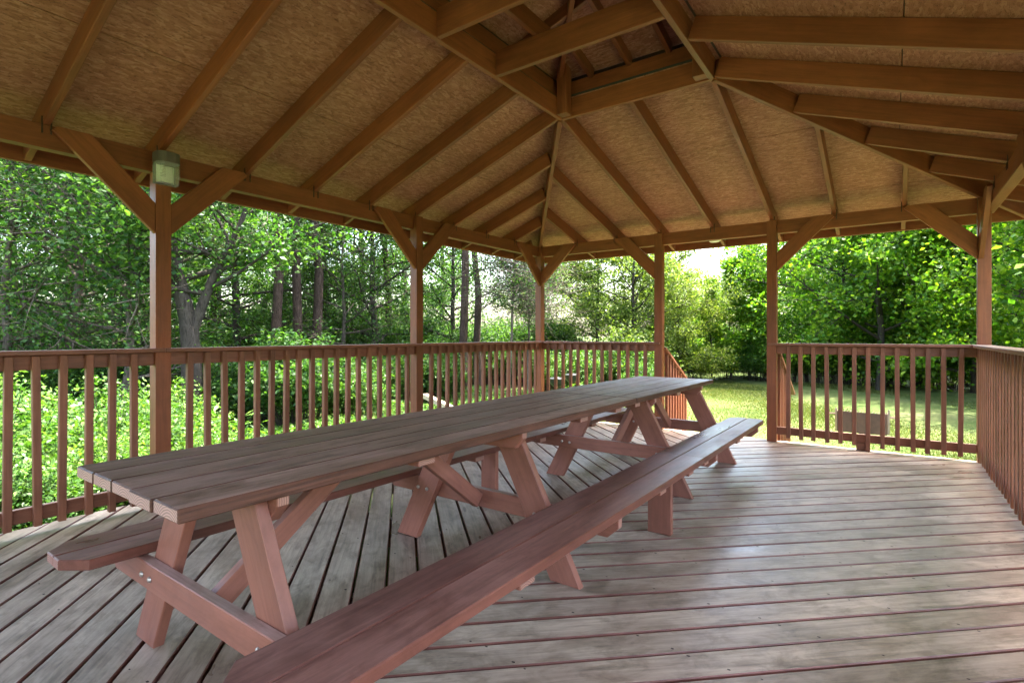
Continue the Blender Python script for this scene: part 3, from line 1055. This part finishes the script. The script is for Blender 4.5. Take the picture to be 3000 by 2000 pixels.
# ------------------------------------------------------------------ lamp on the post
LY, LX = YF - 2 * BAY_Y + 0.005, XL + PW + 0.001
lamp = empty('wall_lamp', (LX, LY, 2.19))
tag(lamp, 'wall lamp with bronze cap and ribbed clear glass on the timber post', 'lamp')
def rounded(w, d, n=10):
    """outline in (y, x): flat at the back, bowed at the front"""
    pts = [(-w, 0.0), (w, 0.0)]
    for a in np.linspace(0, math.pi, n):
        c, s = math.cos(a), math.sin(a)
        pts.append((w * (abs(c) ** 0.55) * (1 if c >= 0 else -1), d * (0.35 + 0.65 * s ** 0.8)))
    return pts
def lamp_mw(z):
    return axes((LX, LY, z), (0, -1, 0), (1, 0, 0), (0, 0, 1))
prism('housing', rounded(0.074, 0.105), 0.0, 0.072, M['bronze'], lamp, lamp_mw(2.332), 0.004)
block('back_plate', (LX, LY - 0.070, 2.195), (LX + 0.010, LY + 0.070, 2.331), M['bronze'], lamp)
out, inn_ = rounded(0.073, 0.103, 12), rounded(0.068, 0.097, 12)
n_ = len(out)
V = [(x, y, 0.0) for x, y in out] + [(x, y, 0.138) for x, y in out] + [(x, y, 0.004) for x, y in inn_] + [(x, y, 0.138) for x, y in inn_]
Fq = [[i, (i + 1) % n_, n_ + (i + 1) % n_, n_ + i] for i in range(n_)] + [[2 * n_ + (i + 1) % n_, 2 * n_ + i, 3 * n_ + i, 3 * n_ + (i + 1) % n_] for i in range(n_)]
Fq += [list(range(n_))[::-1], list(range(2 * n_, 3 * n_))] + [[n_ + i, n_ + (i + 1) % n_, 3 * n_ + (i + 1) % n_, 3 * n_ + i] for i in range(n_)]
lens = mesh_obj('lens', pydata('lens', V, Fq), M['glass'], lamp, lamp_mw(2.193))
for k in range(9):
    z = 2.232 + k * 0.010
    for s in (-1, 1):
        beam('rib', (LX + 0.088, LY + s * 0.062, z), (LX + 0.100, LY + s * 0.030, z), 0.003, 0.004, M['glass'], lens, at='axis', c=0.001)
mesh_obj('reflector', pydata('reflector', [(-0.055, 0.012, 0.01), (0.055, 0.012, 0.01), (0.055, 0.012, 0.13), (-0.055, 0.012, 0.13), (-0.035, 0.055, 0.012), (0.045, 0.055, 0.012), (0.030, 0.06, 0.105), (-0.02, 0.06, 0.118)],
         [[3, 2, 1, 0], [4, 5, 6, 7], [0, 1, 5, 4], [1, 2, 6, 5], [2, 3, 7, 6], [3, 0, 4, 7]]), M['white'], lamp, lamp_mw(2.195))

pl = empty('soffit_light', (XM - 0.02, YF + 0.16, 2.30))
tag(pl, 'small white light fixture under the eaves above the stair opening', 'light')
p = Parts(); p.lathe([(0.001, -0.045), (0.05, -0.042), (0.075, -0.02), (0.08, 0.0), (0.001, 0.0)], 18)
mesh_obj('cover', p.mesh('cover', True), M['white'], pl, Matrix.Translation((XM - 0.02, YF + 0.165, 2.325)))
block('bracket', (XM - 0.06, YF + 0.0785, 2.3255), (XM + 0.02, YF + 0.25, 2.345), M['white'], pl)

# ------------------------------------------------------------------ things on the lawn
gx, gy = at(2524, 7.2)
gr = empty('park_grill', (gx, gy, GROUND))
tag(gr, 'brown steel park grill on a post standing on the lawn beyond the railing', 'grill')
fw, fd, z0, z1 = 0.285, 0.36, -0.16, 0.118
fb = Parts()
fb.box((-fw, 0, z0), (fw, 0.006, z1)); fb.box((-fw, 0.007, z0), (-fw + 0.006, fd, z1)); fb.box((fw - 0.006, 0.007, z0), (fw, fd, z1)); fb.box((-fw + 0.007, 0.007, z0), (fw - 0.007, fd, z0 + 0.006))
GM = Matrix.Translation((gx, gy, 0)) @ Matrix.Rotation(R(-2), 4, 'Z')
mesh_obj('firebox', fb.mesh('firebox'), M['rust'], gr, GM)
p = Parts()
for k in range(15):
    x = -fw + 0.03 + k * (2 * fw - 0.06) / 14
    p.tube([(x, 0.02, z1 - 0.02), (x, fd - 0.01, z1 - 0.02)], [0.005] * 2, 5)
mesh_obj('grate', p.mesh('grate'), M['steel'], gr, GM)
for s in (-1, 1):
    p = Parts()
    p.tube([(s * (fw + 0.004), 0.10, z1 - 0.055), (s * (fw + 0.10), 0.10, z1 - 0.055), (s * (fw + 0.13), 0.13, z1 - 0.055), (s * (fw + 0.10), 0.17, z1 - 0.055), (s * (fw + 0.004), 0.17, z1 - 0.055)], [0.007] * 5, 6)
    mesh_obj('handle', p.mesh('handle'), M['rust'], gr, GM)
    p = Parts(); p.box((s * fw - 0.012, 0.05, z0), (s * fw + 0.012, 0.062, z1 + 0.055 if s > 0 else z1 + 0.03))
    mesh_obj('grate_bracket', p.mesh('grate_bracket'), M['zinc'], gr, GM @ Matrix.Translation((s * 0.015, 0, 0)))
p = Parts(); p.tube([(0, 0.18, GROUND - 0.02), (0, 0.18, z0)], [0.045, 0.045], 12)
mesh_obj('pedestal', p.mesh('pedestal', True), M['rust'], gr, GM)

for i, (u, dpt, zz, lab) in enumerate(((1632, 12.6, 0.13, 'black kettle grill bowl on rusty orange legs among weeds behind the corner post'), (1676, 13.4, 0.16, 'second black kettle grill bowl half hidden by leafy weeds near the corner post'))):
    kx, ky = at(u, dpt)
    kt = empty('kettle_grill', (kx, ky, GROUND))
    tag(kt, lab, 'grill')
    p = Parts(); p.lathe([(0.001, -0.20), (0.08, -0.19), (0.15, -0.13), (0.19, -0.05), (0.20, 0.0), (0.207, 0.003), (0.19, 0.004), (0.15, 0.022), (0.001, 0.045)], 22)
    mesh_obj('bowl', p.mesh('bowl', True), M['black'], kt, Matrix.Translation((kx, ky, zz)))
    for k in range(3):
        a = 2 * math.pi * k / 3 + 0.5
        p = Parts(); p.tube([(0.10 * math.cos(a), 0.10 * math.sin(a), zz - 0.17), (0.20 * math.cos(a), 0.20 * math.sin(a), GROUND - 0.01)], [0.014, 0.014], 6)
        mesh_obj('leg', p.mesh('leg'), M['orange'], kt, Matrix.Translation((kx, ky, 0)))

lx_, ly_ = at(1246, 10.3); lx2, ly2 = at(1330, 9.3)
tb = beam('timber_beam', (lx_, ly_, -0.06), (lx2, ly2, -0.19), 0.10, 0.09, M['lumber'], None)
tag(tb, 'pale bare lumber beam lying propped on the ground outside the railing', 'lumber')
for k, (fx, fy) in enumerate(((lx_, ly_), (lx2, ly2))):
    pass
# ------------------------------------------------------------------ plants
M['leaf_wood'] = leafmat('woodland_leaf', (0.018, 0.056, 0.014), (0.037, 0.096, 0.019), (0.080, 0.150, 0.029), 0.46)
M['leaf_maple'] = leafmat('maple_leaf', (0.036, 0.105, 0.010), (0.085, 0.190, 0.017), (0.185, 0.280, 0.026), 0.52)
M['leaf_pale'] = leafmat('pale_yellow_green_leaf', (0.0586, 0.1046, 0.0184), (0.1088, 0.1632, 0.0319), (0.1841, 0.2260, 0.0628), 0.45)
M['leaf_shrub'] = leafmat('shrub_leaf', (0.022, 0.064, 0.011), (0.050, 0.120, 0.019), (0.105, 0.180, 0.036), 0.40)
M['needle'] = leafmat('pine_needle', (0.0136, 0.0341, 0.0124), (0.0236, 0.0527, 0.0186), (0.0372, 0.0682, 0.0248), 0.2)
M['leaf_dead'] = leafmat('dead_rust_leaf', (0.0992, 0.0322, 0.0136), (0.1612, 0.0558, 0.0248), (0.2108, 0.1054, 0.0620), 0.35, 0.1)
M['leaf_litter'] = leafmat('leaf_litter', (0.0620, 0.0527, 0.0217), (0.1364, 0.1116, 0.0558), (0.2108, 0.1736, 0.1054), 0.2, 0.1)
M['bark'] = bark('grey_brown_bark', (0.048, 0.039, 0.031))
M['bark_pine'] = bark('pine_bark', (0.055, 0.036, 0.028), 1.0)
M['twig'] = bark('pale_twig', (0.085, 0.068, 0.053), 0.3)

def grow(seed, H, r0, base=0.2, spread=3.0, nb=24, nsub=5, tips=3, per=40, leaf=0.09, cluster=0.28, lean=(0, 0), shape='round',
         up=0.5, ratio=0.62, rise=(0.15, 0.75), twigs=0, trunk_sides=8, top=0.96, droop=0.0, path=None):
    """a tree: tapered trunk with limbs (one mesh) and its leaves (another)"""
    rg = np.random.default_rng(seed)
    wood_ = Parts()
    nseg = 9
    ts = np.linspace(0, 1, nseg)
    if path is None:
        wob = np.cumsum(rg.normal(0, 0.035 * H / nseg * 1.6, (nseg, 2)), axis=0)
        tr = np.stack([lean[0] * H * ts ** 1.3 + wob[:, 0] - wob[0, 0], lean[1] * H * ts ** 1.3 + wob[:, 1] - wob[0, 1], H * top * ts], 1)
    else:
        pp = np.asarray(path, float)
        tt = np.linspace(0, 1, len(pp))
        tr = np.stack([np.interp(ts, tt, pp[:, k]) for k in range(3)], 1)
    rr = r0 * (1 - ts) ** 0.75 * 0.93 + r0 * 0.07
    rr[0] *= 1.35
    wood_.tube(tr, rr, trunk_sides)
    pts = []
    ga = rg.uniform(0, 6.28)
    for b in range(nb):
        t = base + (1 - base) * ((b + rg.uniform(0, 0.9)) / nb)
        t = min(t, 0.985)
        o = np.array([np.interp(t, ts, tr[:, k]) for k in range(3)])
        rb = np.interp(t, ts, rr) * 0.5
        ga += 2.4 + rg.normal(0, 0.35)
        h = (t - base) / (1 - base + 1e-9)
        if shape == 'round':
            ln = spread * (0.35 + 0.75 * math.sin(math.pi * min(1, 0.16 + 0.80 * h)) ** 0.8)
        elif shape == 'cone':
            ln = spread * (1.05 - 0.9 * h)
        else:                                           # 'flat': widest on top
            ln = spread * (0.55 + 0.55 * math.sin(math.pi * (0.35 + 0.5 * h)))
        ln *= rg.uniform(0.65, 1.2)
        el = rise[0] + (rise[1] - rise[0]) * h + rg.normal(0, 0.14)
        d = np.array([math.cos(ga) * math.cos(el), math.sin(ga) * math.cos(el), math.sin(el)])
        s = np.linspace(0, 1, 5)
        bend = rg.normal(0, 0.10, 3) * ln
        bp = o + d * (ln * s)[:, None] + bend * (s ** 2)[:, None] + np.array([0, 0, 0.10 * ln]) * (s ** 2)[:, None]
        wood_.tube(bp, rb * (1 - 0.85 * s) + 0.004, 5)
        for q in range(nsub):
            f = rg.uniform(0.28, 1.0)
            so = np.array([np.interp(f, s, bp[:, k]) for k in range(3)])
            sdv = d * 0.55 + rg.normal(0, 0.62, 3) + np.array([0, 0, 0.12])
            sdv /= np.linalg.norm(sdv)
            sl = ln * rg.uniform(0.22, 0.5)
            sp_ = so + sdv * (sl * np.array([0, 0.5, 1.0]))[:, None] + rg.normal(0, 0.04 * sl, (3, 3))
            sp_[0] = so
            wood_.tube(sp_, np.array([rb * 0.28 + 0.003, rb * 0.16 + 0.003, 0.0025]), 4)
            for z in np.linspace(0.35, 1.05, tips):
                pts.append(so + sdv * sl * z)
    for k in range(twigs):                               # thin dead twigs in the crown
        c = np.array(pts[rg.integers(len(pts))]) + rg.normal(0, 0.25, 3)
        dv = rg.normal(0, 1, 3); dv[2] *= 0.45
        dv /= np.linalg.norm(dv)
        ln = rg.uniform(0.35, 1.3)
        tp = c + dv * (ln * np.linspace(0, 1, 4))[:, None] + np.cumsum(rg.normal(0, 0.05 * ln, (4, 3)), axis=0)
        wood_.tube(tp, np.array([0.007, 0.006, 0.004, 0.002]), 3)
    pts = np.array(pts)
    me_w = wood_.mesh('trunk', True)
    if per <= 0:
        return me_w, None
    keep = rg.random(len(pts)) > 0.10
    pts = pts[keep]
    cnt = rg.poisson(per, len(pts))
    P = np.repeat(pts, cnt, axis=0)
    csz = np.repeat(rg.uniform(0.55, 1.3, len(pts)), cnt)[:, None] * cluster
    off = rg.normal(0, 1, P.shape) * csz
    off[:, 2] *= 0.62
    V = leaf_quads(P + off, leaf, rg, up, ratio, droop)
    return me_w, quads_mesh('crown', V, len(P))

def bush_mesh(seed, H, W, stems, leaf, n, up=0.6, ratio=0.5):
    rg = np.random.default_rng(seed)
    w = Parts(); pts = []
    for k in range(stems):
        a, rad = rg.uniform(0, 6.28), W * math.sqrt(rg.random())
        h = H * (1 - 0.45 * (rad / W) ** 2) * rg.uniform(0.72, 1.12)
        b = np.array([0.35 * rad * math.cos(a), 0.35 * rad * math.sin(a), 0])
        tip = np.array([rad * math.cos(a), rad * math.sin(a), h])
        s = np.linspace(0, 1, 6)
        pth = b + (tip - b) * s[:, None] + np.array([0, 0, 0.18 * H]) * np.sin(np.pi * s)[:, None] * 0.6
        w.tube(pth, 0.007 * (1 - 0.8 * s) + 0.0015, 3)
        m = n // stems
        f = rg.uniform(0.30, 1.05, m)
        q = np.stack([np.interp(f, s, pth[:, j]) for j in range(3)], 1) + rg.normal(0, 1, (m, 3)) * np.array([0.06, 0.06, 0.04]) * (1 + W)
        pts.append(q)
    P = np.concatenate(pts)
    P[:, 2] = np.maximum(P[:, 2], 0.03)
    return w.mesh('stems', True), quads_mesh('foliage', leaf_quads(P, leaf, rg, up, ratio), len(P))

def place(name, label, cat, group, meshes, mats, x, y, scale=1.0, rz=None, z=GROUND, sz=None):
    t = empty(name, (x, y, z))
    tag(t, label, cat, group)
    rz = random.uniform(0, 6.28) if rz is None else rz
    sz = sz or scale
    mw = Matrix.Translation((x, y, z - 0.03)) @ Matrix.Rotation(rz, 4, 'Z') @ Matrix.Diagonal((scale, scale, sz, 1))
    for me, mt, nm in zip(meshes, mats, ('trunk', 'crown') if cat == 'tree' else ('stem', 'foliage')):
        if me is None:
            continue
        mesh_obj(nm, me, mt, t, mw)
    return t

OAK = [grow(11 + k, 10.5, 0.16, 0.16, 3.1, 28, 6, 3, 46, 0.105, 0.30, shape='round', twigs=60) for k in range(3)]
DENSE = [grow(21 + k, 7.5, 0.11, 0.06, 2.9, 30, 6, 3, 56, 0.115, 0.30, shape='round', up=0.3) for k in range(2)]
MAPLE = [grow(31 + k, 9.0, 0.13, 0.08, 3.6, 32, 7, 3, 52, 0.125, 0.34, shape='round', up=0.15, ratio=0.8) for k in range(2)]
SLIM = [grow(41 + k, 6.0, 0.05, 0.10, 1.25, 24, 5, 3, 30, 0.125, 0.20, shape='cone', up=0.4, ratio=0.7, rise=(0.4, 0.9)) for k in range(2)]
PINE = [grow(51 + k, 15.0, 0.15, 0.42, 2.6, 26, 6, 3, 30, 0.20, 0.22, shape='round', up=0.2, ratio=0.10, rise=(0.0, 0.5), twigs=40, top=0.98) for k in range(2)]
THIN = [grow(61 + k, 9.0, 0.10, 0.12, 2.6, 26, 6, 3, 20, 0.085, 0.30, shape='round', twigs=420) for k in range(2)]
BARE = [grow(71, 5.6, 0.055, 0.52, 1.15, 30, 7, 4, 8, 0.065, 0.22, shape='round', twigs=1500, lean=(0.05, 0.03))]
BUSH = [bush_mesh(81 + k, 1.05, 0.75, 60, 0.052, 11000) for k in range(3)]
SCRUB = [bush_mesh(91 + k, 1.9, 1.1, 66, 0.080, 9500, 0.6, 0.6) for k in range(3)]
FERN = [bush_mesh(99, 0.7, 0.5, 22, 0.13, 700, 0.8, 0.28)]

W_, B_, BP_, TW_ = M['leaf_wood'], M['bark'], M['bark_pine'], M['twig']
def variant(pair, mats):
    """the same shapes in another leaf colour"""
    c = pair[1].copy() if pair[1] else None
    if c:
        c.materials.clear(); c.materials.append(mats)
    return pair[0], c

L_PALE = 'pale yellow green leafy tree bright in the sun beyond the corner post'
trees = []
def tree(name, label, group, pair, mats, u, dpt, sc=1.0, sz=None):
    x, y = at(u, dpt)
    if math.hypot(x + 1.7, y - 1.6) < 5.0:
        raise ValueError((name, u, dpt))
    trees.append(place(name, label, 'tree', group, pair, mats, x, y, sc, sz=sz))

# the wood along the long side
G1 = 'shaded woodland trees behind the long railing'
LW = 'dark green woodland tree standing in the shade behind the long railing'
for u, d, s, k in ((-420, 11, 0.85, 0), (-150, 14.5, 1.0, 1), (60, 18, 1.05, 2), (230, 13.2, 0.85, 1), (330, 22, 1.15, 0), (430, 17, 1.0, 2), (640, 21, 1.05, 1), (700, 15.6, 0.82, 0),
                   (820, 24, 1.1, 2), (960, 20, 0.95, 0), (1060, 25, 1.1, 1), (1110, 17, 0.8, 2), (1190, 22, 0.95, 0), (1300, 26, 1.0, 1), (1330, 17.5, 0.66, 2)):
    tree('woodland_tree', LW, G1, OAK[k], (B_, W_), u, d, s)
LF = 'far woodland tree closing the view behind the trunks'
for u, d, s, k in ((-300, 27, 1.2, 2), (-60, 30, 1.2, 0), (180, 28, 1.2, 1), (430, 31, 1.25, 2), (640, 30, 1.1, 0), (860, 33, 1.2, 1), (1040, 36, 1.1, 2), (1230, 36, 1.0, 0)):
    tree('woodland_tree', LF, 'far woodland trees', OAK[k], (B_, W_), u, d, s)
# tangled, twiggy trees on the left
for u, d, s, k, LT in ((20, 9.4, 0.8, 0, 'twiggy tree with low dead branches reaching over the bright shrubs'), (210, 10.6, 0.9, 1, 'twiggy tree standing a little behind the other tangled trees'), (380, 9.6, 0.75, 0, 'small twiggy tree close beside the lamp post, away from the forked trunk'),
                       (-190, 8.9, 0.8, 1, 'twiggy tree at the end of the wood farthest from the pines'), (1010, 16.2, 0.75, 1, 'thin twiggy tree just past the three pines')):
    tree('twiggy_tree', LT, 'twiggy trees behind the long railing', THIN[k], (TW_, W_), u, d, s)
# the big forked trunk beside the lamp post
fork = grow(101, 8.5, 0.20, 0.45, 2.6, 18, 6, 3, 40, 0.10, 0.30, shape='round', twigs=60, path=[(0, 0, 0), (0.05, 0.02, 1.2), (-0.05, 0.0, 2.2), (-0.28, -0.05, 3.2), (-0.45, -0.05, 4.6), (-0.5, 0, 7.5)])
tree('forked_tree', 'stout forked tree with rough grey bark just behind the lamp post', None, fork, (B_, W_), 556, 9.6)
x, y = at(556, 9.6)
limb = grow(102, 6.0, 0.12, 0.4, 2.2, 12, 5, 3, 36, 0.10, 0.28, shape='round', path=[(0.05, 0.02, 0.9), (0.05, 0.02, 1.9), (0.32, 0.14, 2.8), (0.70, 0.36, 3.8), (1.30, 0.75, 6.0)])
mw = WM[trees[-1]] @ Matrix.Translation((0, 0, -0.03))
last = trees[-1]
for ch in last.children:                                # stand the fork as the photograph shows it
    ch.matrix_local = Matrix.Translation((0, 0, -0.03)) @ Matrix.Rotation(TH, 4, 'Z')
for me, mt, nm in zip(limb, (B_, W_), ('limb', 'crown')):
    mesh_obj(nm, me, mt, last, mw @ Matrix.Rotation(TH, 4, 'Z'))
# tall straight pines
LPN = ('straight tall pine trunk with ivy green leaves beside it, first of three together', 'straight tall pine with deeply furrowed bark, middle of three together', 'straight tall pine leaning slightly with sunlit bark, last of three together')
for (u, d, s, k), lab in zip(((818, 14.4, 0.95, 0), (872, 14.9, 0.95, 1), (938, 15.3, 1.0, 0)), LPN):
    tree('pine_tree', lab, None, PINE[k], (BP_, M['needle']), u, d, s)
for u, d, s, k in ((1358, 14.8, 0.85, 1), (1404, 16.0, 0.8, 0), (330, 15.5, 0.8, 0), (205, 12.5, 0.7, 1), (1140, 19, 0.9, 0)):
    tree('pine_tree', 'slender pine trunk rising between leafy woodland trees', 'slender pines in the wood', PINE[k], (BP_, M['needle']), u, d, s)
tree('bare_tree', 'pale dead vine covered tree with bare twigs above the corner railing', None, BARE[0], (TW_, W_), 1490, 13.6, 0.9)
tree('bare_tree', 'second bare twiggy tree behind the corner post with leaning stems', None, BARE[0], (TW_, W_), 1545, 15.5, 0.8)

# beyond the far end: pale sunny trees, then the tall ones round the lawn
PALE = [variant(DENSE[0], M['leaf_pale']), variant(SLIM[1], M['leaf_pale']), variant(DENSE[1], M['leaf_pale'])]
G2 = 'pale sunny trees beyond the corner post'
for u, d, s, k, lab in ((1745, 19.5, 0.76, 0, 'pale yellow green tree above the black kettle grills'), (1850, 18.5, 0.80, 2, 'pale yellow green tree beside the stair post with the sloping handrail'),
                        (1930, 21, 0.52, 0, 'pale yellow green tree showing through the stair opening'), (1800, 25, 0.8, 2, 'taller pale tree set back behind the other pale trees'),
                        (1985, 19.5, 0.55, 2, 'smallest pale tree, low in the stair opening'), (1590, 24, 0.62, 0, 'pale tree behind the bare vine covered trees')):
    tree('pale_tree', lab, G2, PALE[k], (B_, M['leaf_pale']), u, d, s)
for u, d, s, k, lab in ((2085, 20.0, 0.66, 0, 'short slim tree with thin stems in the middle of the stair opening'), (2140, 20.6, 0.80, 1, 'slim tree standing beside the tallest slim tree at the lawn edge'),
                        (2195, 20.2, 0.88, 0, 'tallest slim tree at the lawn edge, dark against the sky'), (2240, 21.5, 0.72, 1, 'slim tree mostly hidden by the stair post at the railed side'),
                        (2030, 21.8, 0.60, 1, 'low slim tree next to the smallest pale tree'), (1960, 24, 0.86, 0, 'slim tree rising behind the pale trees')):
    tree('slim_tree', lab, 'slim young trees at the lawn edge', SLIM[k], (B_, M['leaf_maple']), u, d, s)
for u, d, s, k, LM in ((2490, 19.2, 0.74, 0, 'smaller maple next to the slim young trees, beyond the stair newel'), (2580, 16.9, 0.92, 1, 'broad leafy maple directly behind the park grill'), (2700, 18.2, 0.98, 0, 'tall broad maple between the grill and the corner post with two braces'),
                       (2860, 15.8, 0.85, 1, 'maple whose crown is cut by the far corner post with two braces'), (3010, 17.5, 1.0, 0, 'tall maple seen past the corner post over the short railing'),
                       (2490, 24, 0.95, 1, 'maple far back behind the smaller lawn maple'), (2640, 24, 1.0, 0, 'maple far back behind the grill maple')):
    tree('maple_tree', LM, 'broad maples behind the far railing', MAPLE[k], (B_, M['leaf_maple']), u, d, s)
for u, d, s, k in ((2080, 25, 0.42, 0), (2170, 25, 0.46, 1), (2340, 27, 0.75, 0), (2410, 22.5, 0.66, 1), (2960, 24, 1.05, 1)):
    tree('lawn_edge_tree', 'dense green tree filling in behind the slim young trees', 'dense trees behind the lawn', DENSE[k], (B_, M['leaf_maple']), u, d, s)
for (x, y, s, k) in ((6.4, 8.6, 0.8, 0),):
    trees.append(place('maple_tree', 'maple growing nearest the short railing side of the pavilion', 'tree', 'maples close to the pavilion', MAPLE[k], (B_, M['leaf_maple']), x, y, s))

for (x, y, s, k, lab) in ((5.2, 11.2, 0.85, 1, 'maple at the side of the lawn just beyond the pavilion corner'), (4.8, 14.4, 0.9, 0, 'maple midway along the shaded side of the lawn'), (4.2, 17.8, 0.9, 1, 'maple at the far end of the shaded side of the lawn')):
    trees.append(place('maple_tree', lab, 'tree', 'maples shading the lawn', MAPLE[k], (B_, M['leaf_maple']), x, y, s))

# undergrowth
def bush(label, group, pair, mats, x, y, sc, sz=None):
    place('shrub', label, 'shrub', group, pair, mats, x, y, sc, sz=sz)
SH = M['leaf_shrub']
LB = 'bright green leafy shrub growing against the deck beside the long railing'
for k, (x, y, s) in enumerate(((-5.9, -0.6, 1.05), (-6.3, 0.35, 1.10), (-6.9, 1.2, 1.15), (-5.75, 1.0, 0.85), (-7.3, 2.3, 1.1), (-6.1, 1.9, 0.80), (-7.9, 0.3, 1.2), (-8.1, 3.3, 1.0), (-7.1, -0.9, 1.2), (-6.6, 3.0, 0.62), (-8.6, 1.6, 1.2))):
    bush(LB, 'shrubs against the deck', BUSH[k % 3], (B_, SH), x, y, s)
SW = [variant(b, W_) for b in SCRUB]
SM = [variant(b, M['leaf_maple']) for b in SCRUB]
for k in range(34):
    u = -250 + k * 47 + random.uniform(-18, 18)
    d = random.uniform(10.6, 16.5) if k % 3 else random.uniform(9.4, 11)
    x, y = at(u, d)
    if u > 1080 and d < 13:
        x, y = at(u, d + 4)
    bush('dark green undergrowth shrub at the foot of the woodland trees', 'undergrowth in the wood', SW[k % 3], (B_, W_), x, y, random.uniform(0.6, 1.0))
for k in range(24):
    u = 1940 + k * 48 + random.uniform(-14, 14)
    d = 20.6 - max(0, (u - 2150)) * 0.0042 + random.uniform(-0.5, 0.7)
    bush('low leafy shrub along the shaded far edge of the lawn', 'shrubs along the lawn edge', SM[k % 3] if k % 2 else SW[k % 3], (B_, W_), *at(u, d), random.uniform(0.62, 1.0))
for u, d, s in ((1600, 16.5, 0.75), (1690, 15.2, 0.72), (1760, 16, 0.8), (1830, 16, 0.85), (1900, 17.5, 0.8), (1660, 18, 0.8), (1880, 14.8, 0.55)):
    bush('sunny shrub beyond the far railing near the corner post', 'sunny shrubs beyond the corner', variant(SCRUB[int(u) % 3], SH), (B_, SH), *at(u, d), s)
for k in range(22):
    u = 1010 + k * 30 + random.uniform(-10, 10)
    bush('leafy thicket shrub closing the gap behind the corner of the railing', 'thicket behind the corner', SW[k % 3], (B_, W_), *at(u, random.uniform(17.5, 23)), random.uniform(0.9, 1.35))
for k in range(26):
    u = -320 + k * 56 + random.uniform(-20, 20)
    bush('tall far thicket shrub deep in the wood', 'far thicket in the wood', SW[k % 3], (B_, W_), *at(u, random.uniform(19, 30)), random.uniform(1.2, 1.7))
x, y = at(1000, 12.6)
bush('dead shrub with rust red leaves outside the long railing', None, variant(SCRUB[1], M['leaf_dead']), (TW_, M['leaf_dead']), x, y, 0.62, 0.5)
for u, d, s in ((585, 6.6, 1.0), (640, 7.2, 1.1), (300, 6.4, 0.9), (1690, 12.4, 0.9)):
    bush('clump of long arching leaves among the ground plants', 'arching leafy clumps', variant(FERN[0], SH), (B_, SH), *at(u, d), s)

# ground cover and litter: nobody could count it
rg = np.random.default_rng(5)
def scatter(n, x0, x1, y0, y1, hgt, leaf, keep, ratio=0.55, up=0.8):
    P = np.stack([rg.uniform(x0, x1, n), rg.uniform(y0, y1, n), np.zeros(n)], 1)
    f = 0.5 + 0.5 * np.sin(P[:, 0] * 1.9 + 0.7 * np.sin(P[:, 1] * 1.3)) * np.cos(P[:, 1] * 1.6 + 0.5)
    P[:, 2] = GROUND + 0.02 + rg.random(n) ** 0.7 * hgt * (0.25 + 0.75 * f)
    P = P[keep(P)]
    return quads_mesh('cover', leaf_quads(P, leaf, rg, up, ratio), len(P))
out_left = lambda P: (P[:, 0] < -4.75)
gc = mesh_obj('ground_cover', scatter(110000, -13, -4.6, -3, 12.5, 0.36, 0.058, out_left), SH)
tag(gc, 'low leafy ground cover plants outside the long railing', 'ground cover', kind='stuff')
lt = mesh_obj('leaf_litter', scatter(26000, -20, -4.5, -3, 17, 0.03, 0.075, lambda P: P[:, 0] < -4.6, 0.6, 2.5), M['leaf_litter'])
tag(lt, 'dry fallen leaves and litter on the ground under the trees', 'leaf litter', kind='stuff')
# lawn: short blades
def lawn(n):
    x = rg.uniform(-6.5, 9, n); y = 6.9 + rg.random(n) ** 1.1 * 15
    h = rg.uniform(0.018, 0.045, n) * (1 + 0.5 * np.sin(x * 0.9) * np.cos(y * 0.7))
    a = rg.uniform(0, 6.28, n); w = 0.003 + 0.0004 * y
    dx, dy = np.cos(a) * w, np.sin(a) * w
    lx, ly = rg.normal(0, 0.02, n), rg.normal(0, 0.02, n)
    z = np.full(n, GROUND - 0.01)
    V = np.empty((n, 4, 3))
    V[:, 0] = np.stack([x - dx, y - dy, z], 1); V[:, 1] = np.stack([x + dx, y + dy, z], 1)
    V[:, 2] = np.stack([x + lx + dx * 0.2, y + ly + dy * 0.2, z + h], 1); V[:, 3] = np.stack([x + lx - dx * 0.2, y + ly - dy * 0.2, z + h], 1)
    return quads_mesh('lawn', V.reshape(-1, 3), n)
M['blade'] = leafmat('grass_blade', (0.045, 0.075, 0.016), (0.075, 0.105, 0.026), (0.13, 0.13, 0.055), 0.3, 0.1)
lw = mesh_obj('lawn_grass', lawn(320000), M['blade'])
tag(lw, 'short dry green lawn grass beyond the far railing', 'grass', kind='stuff')
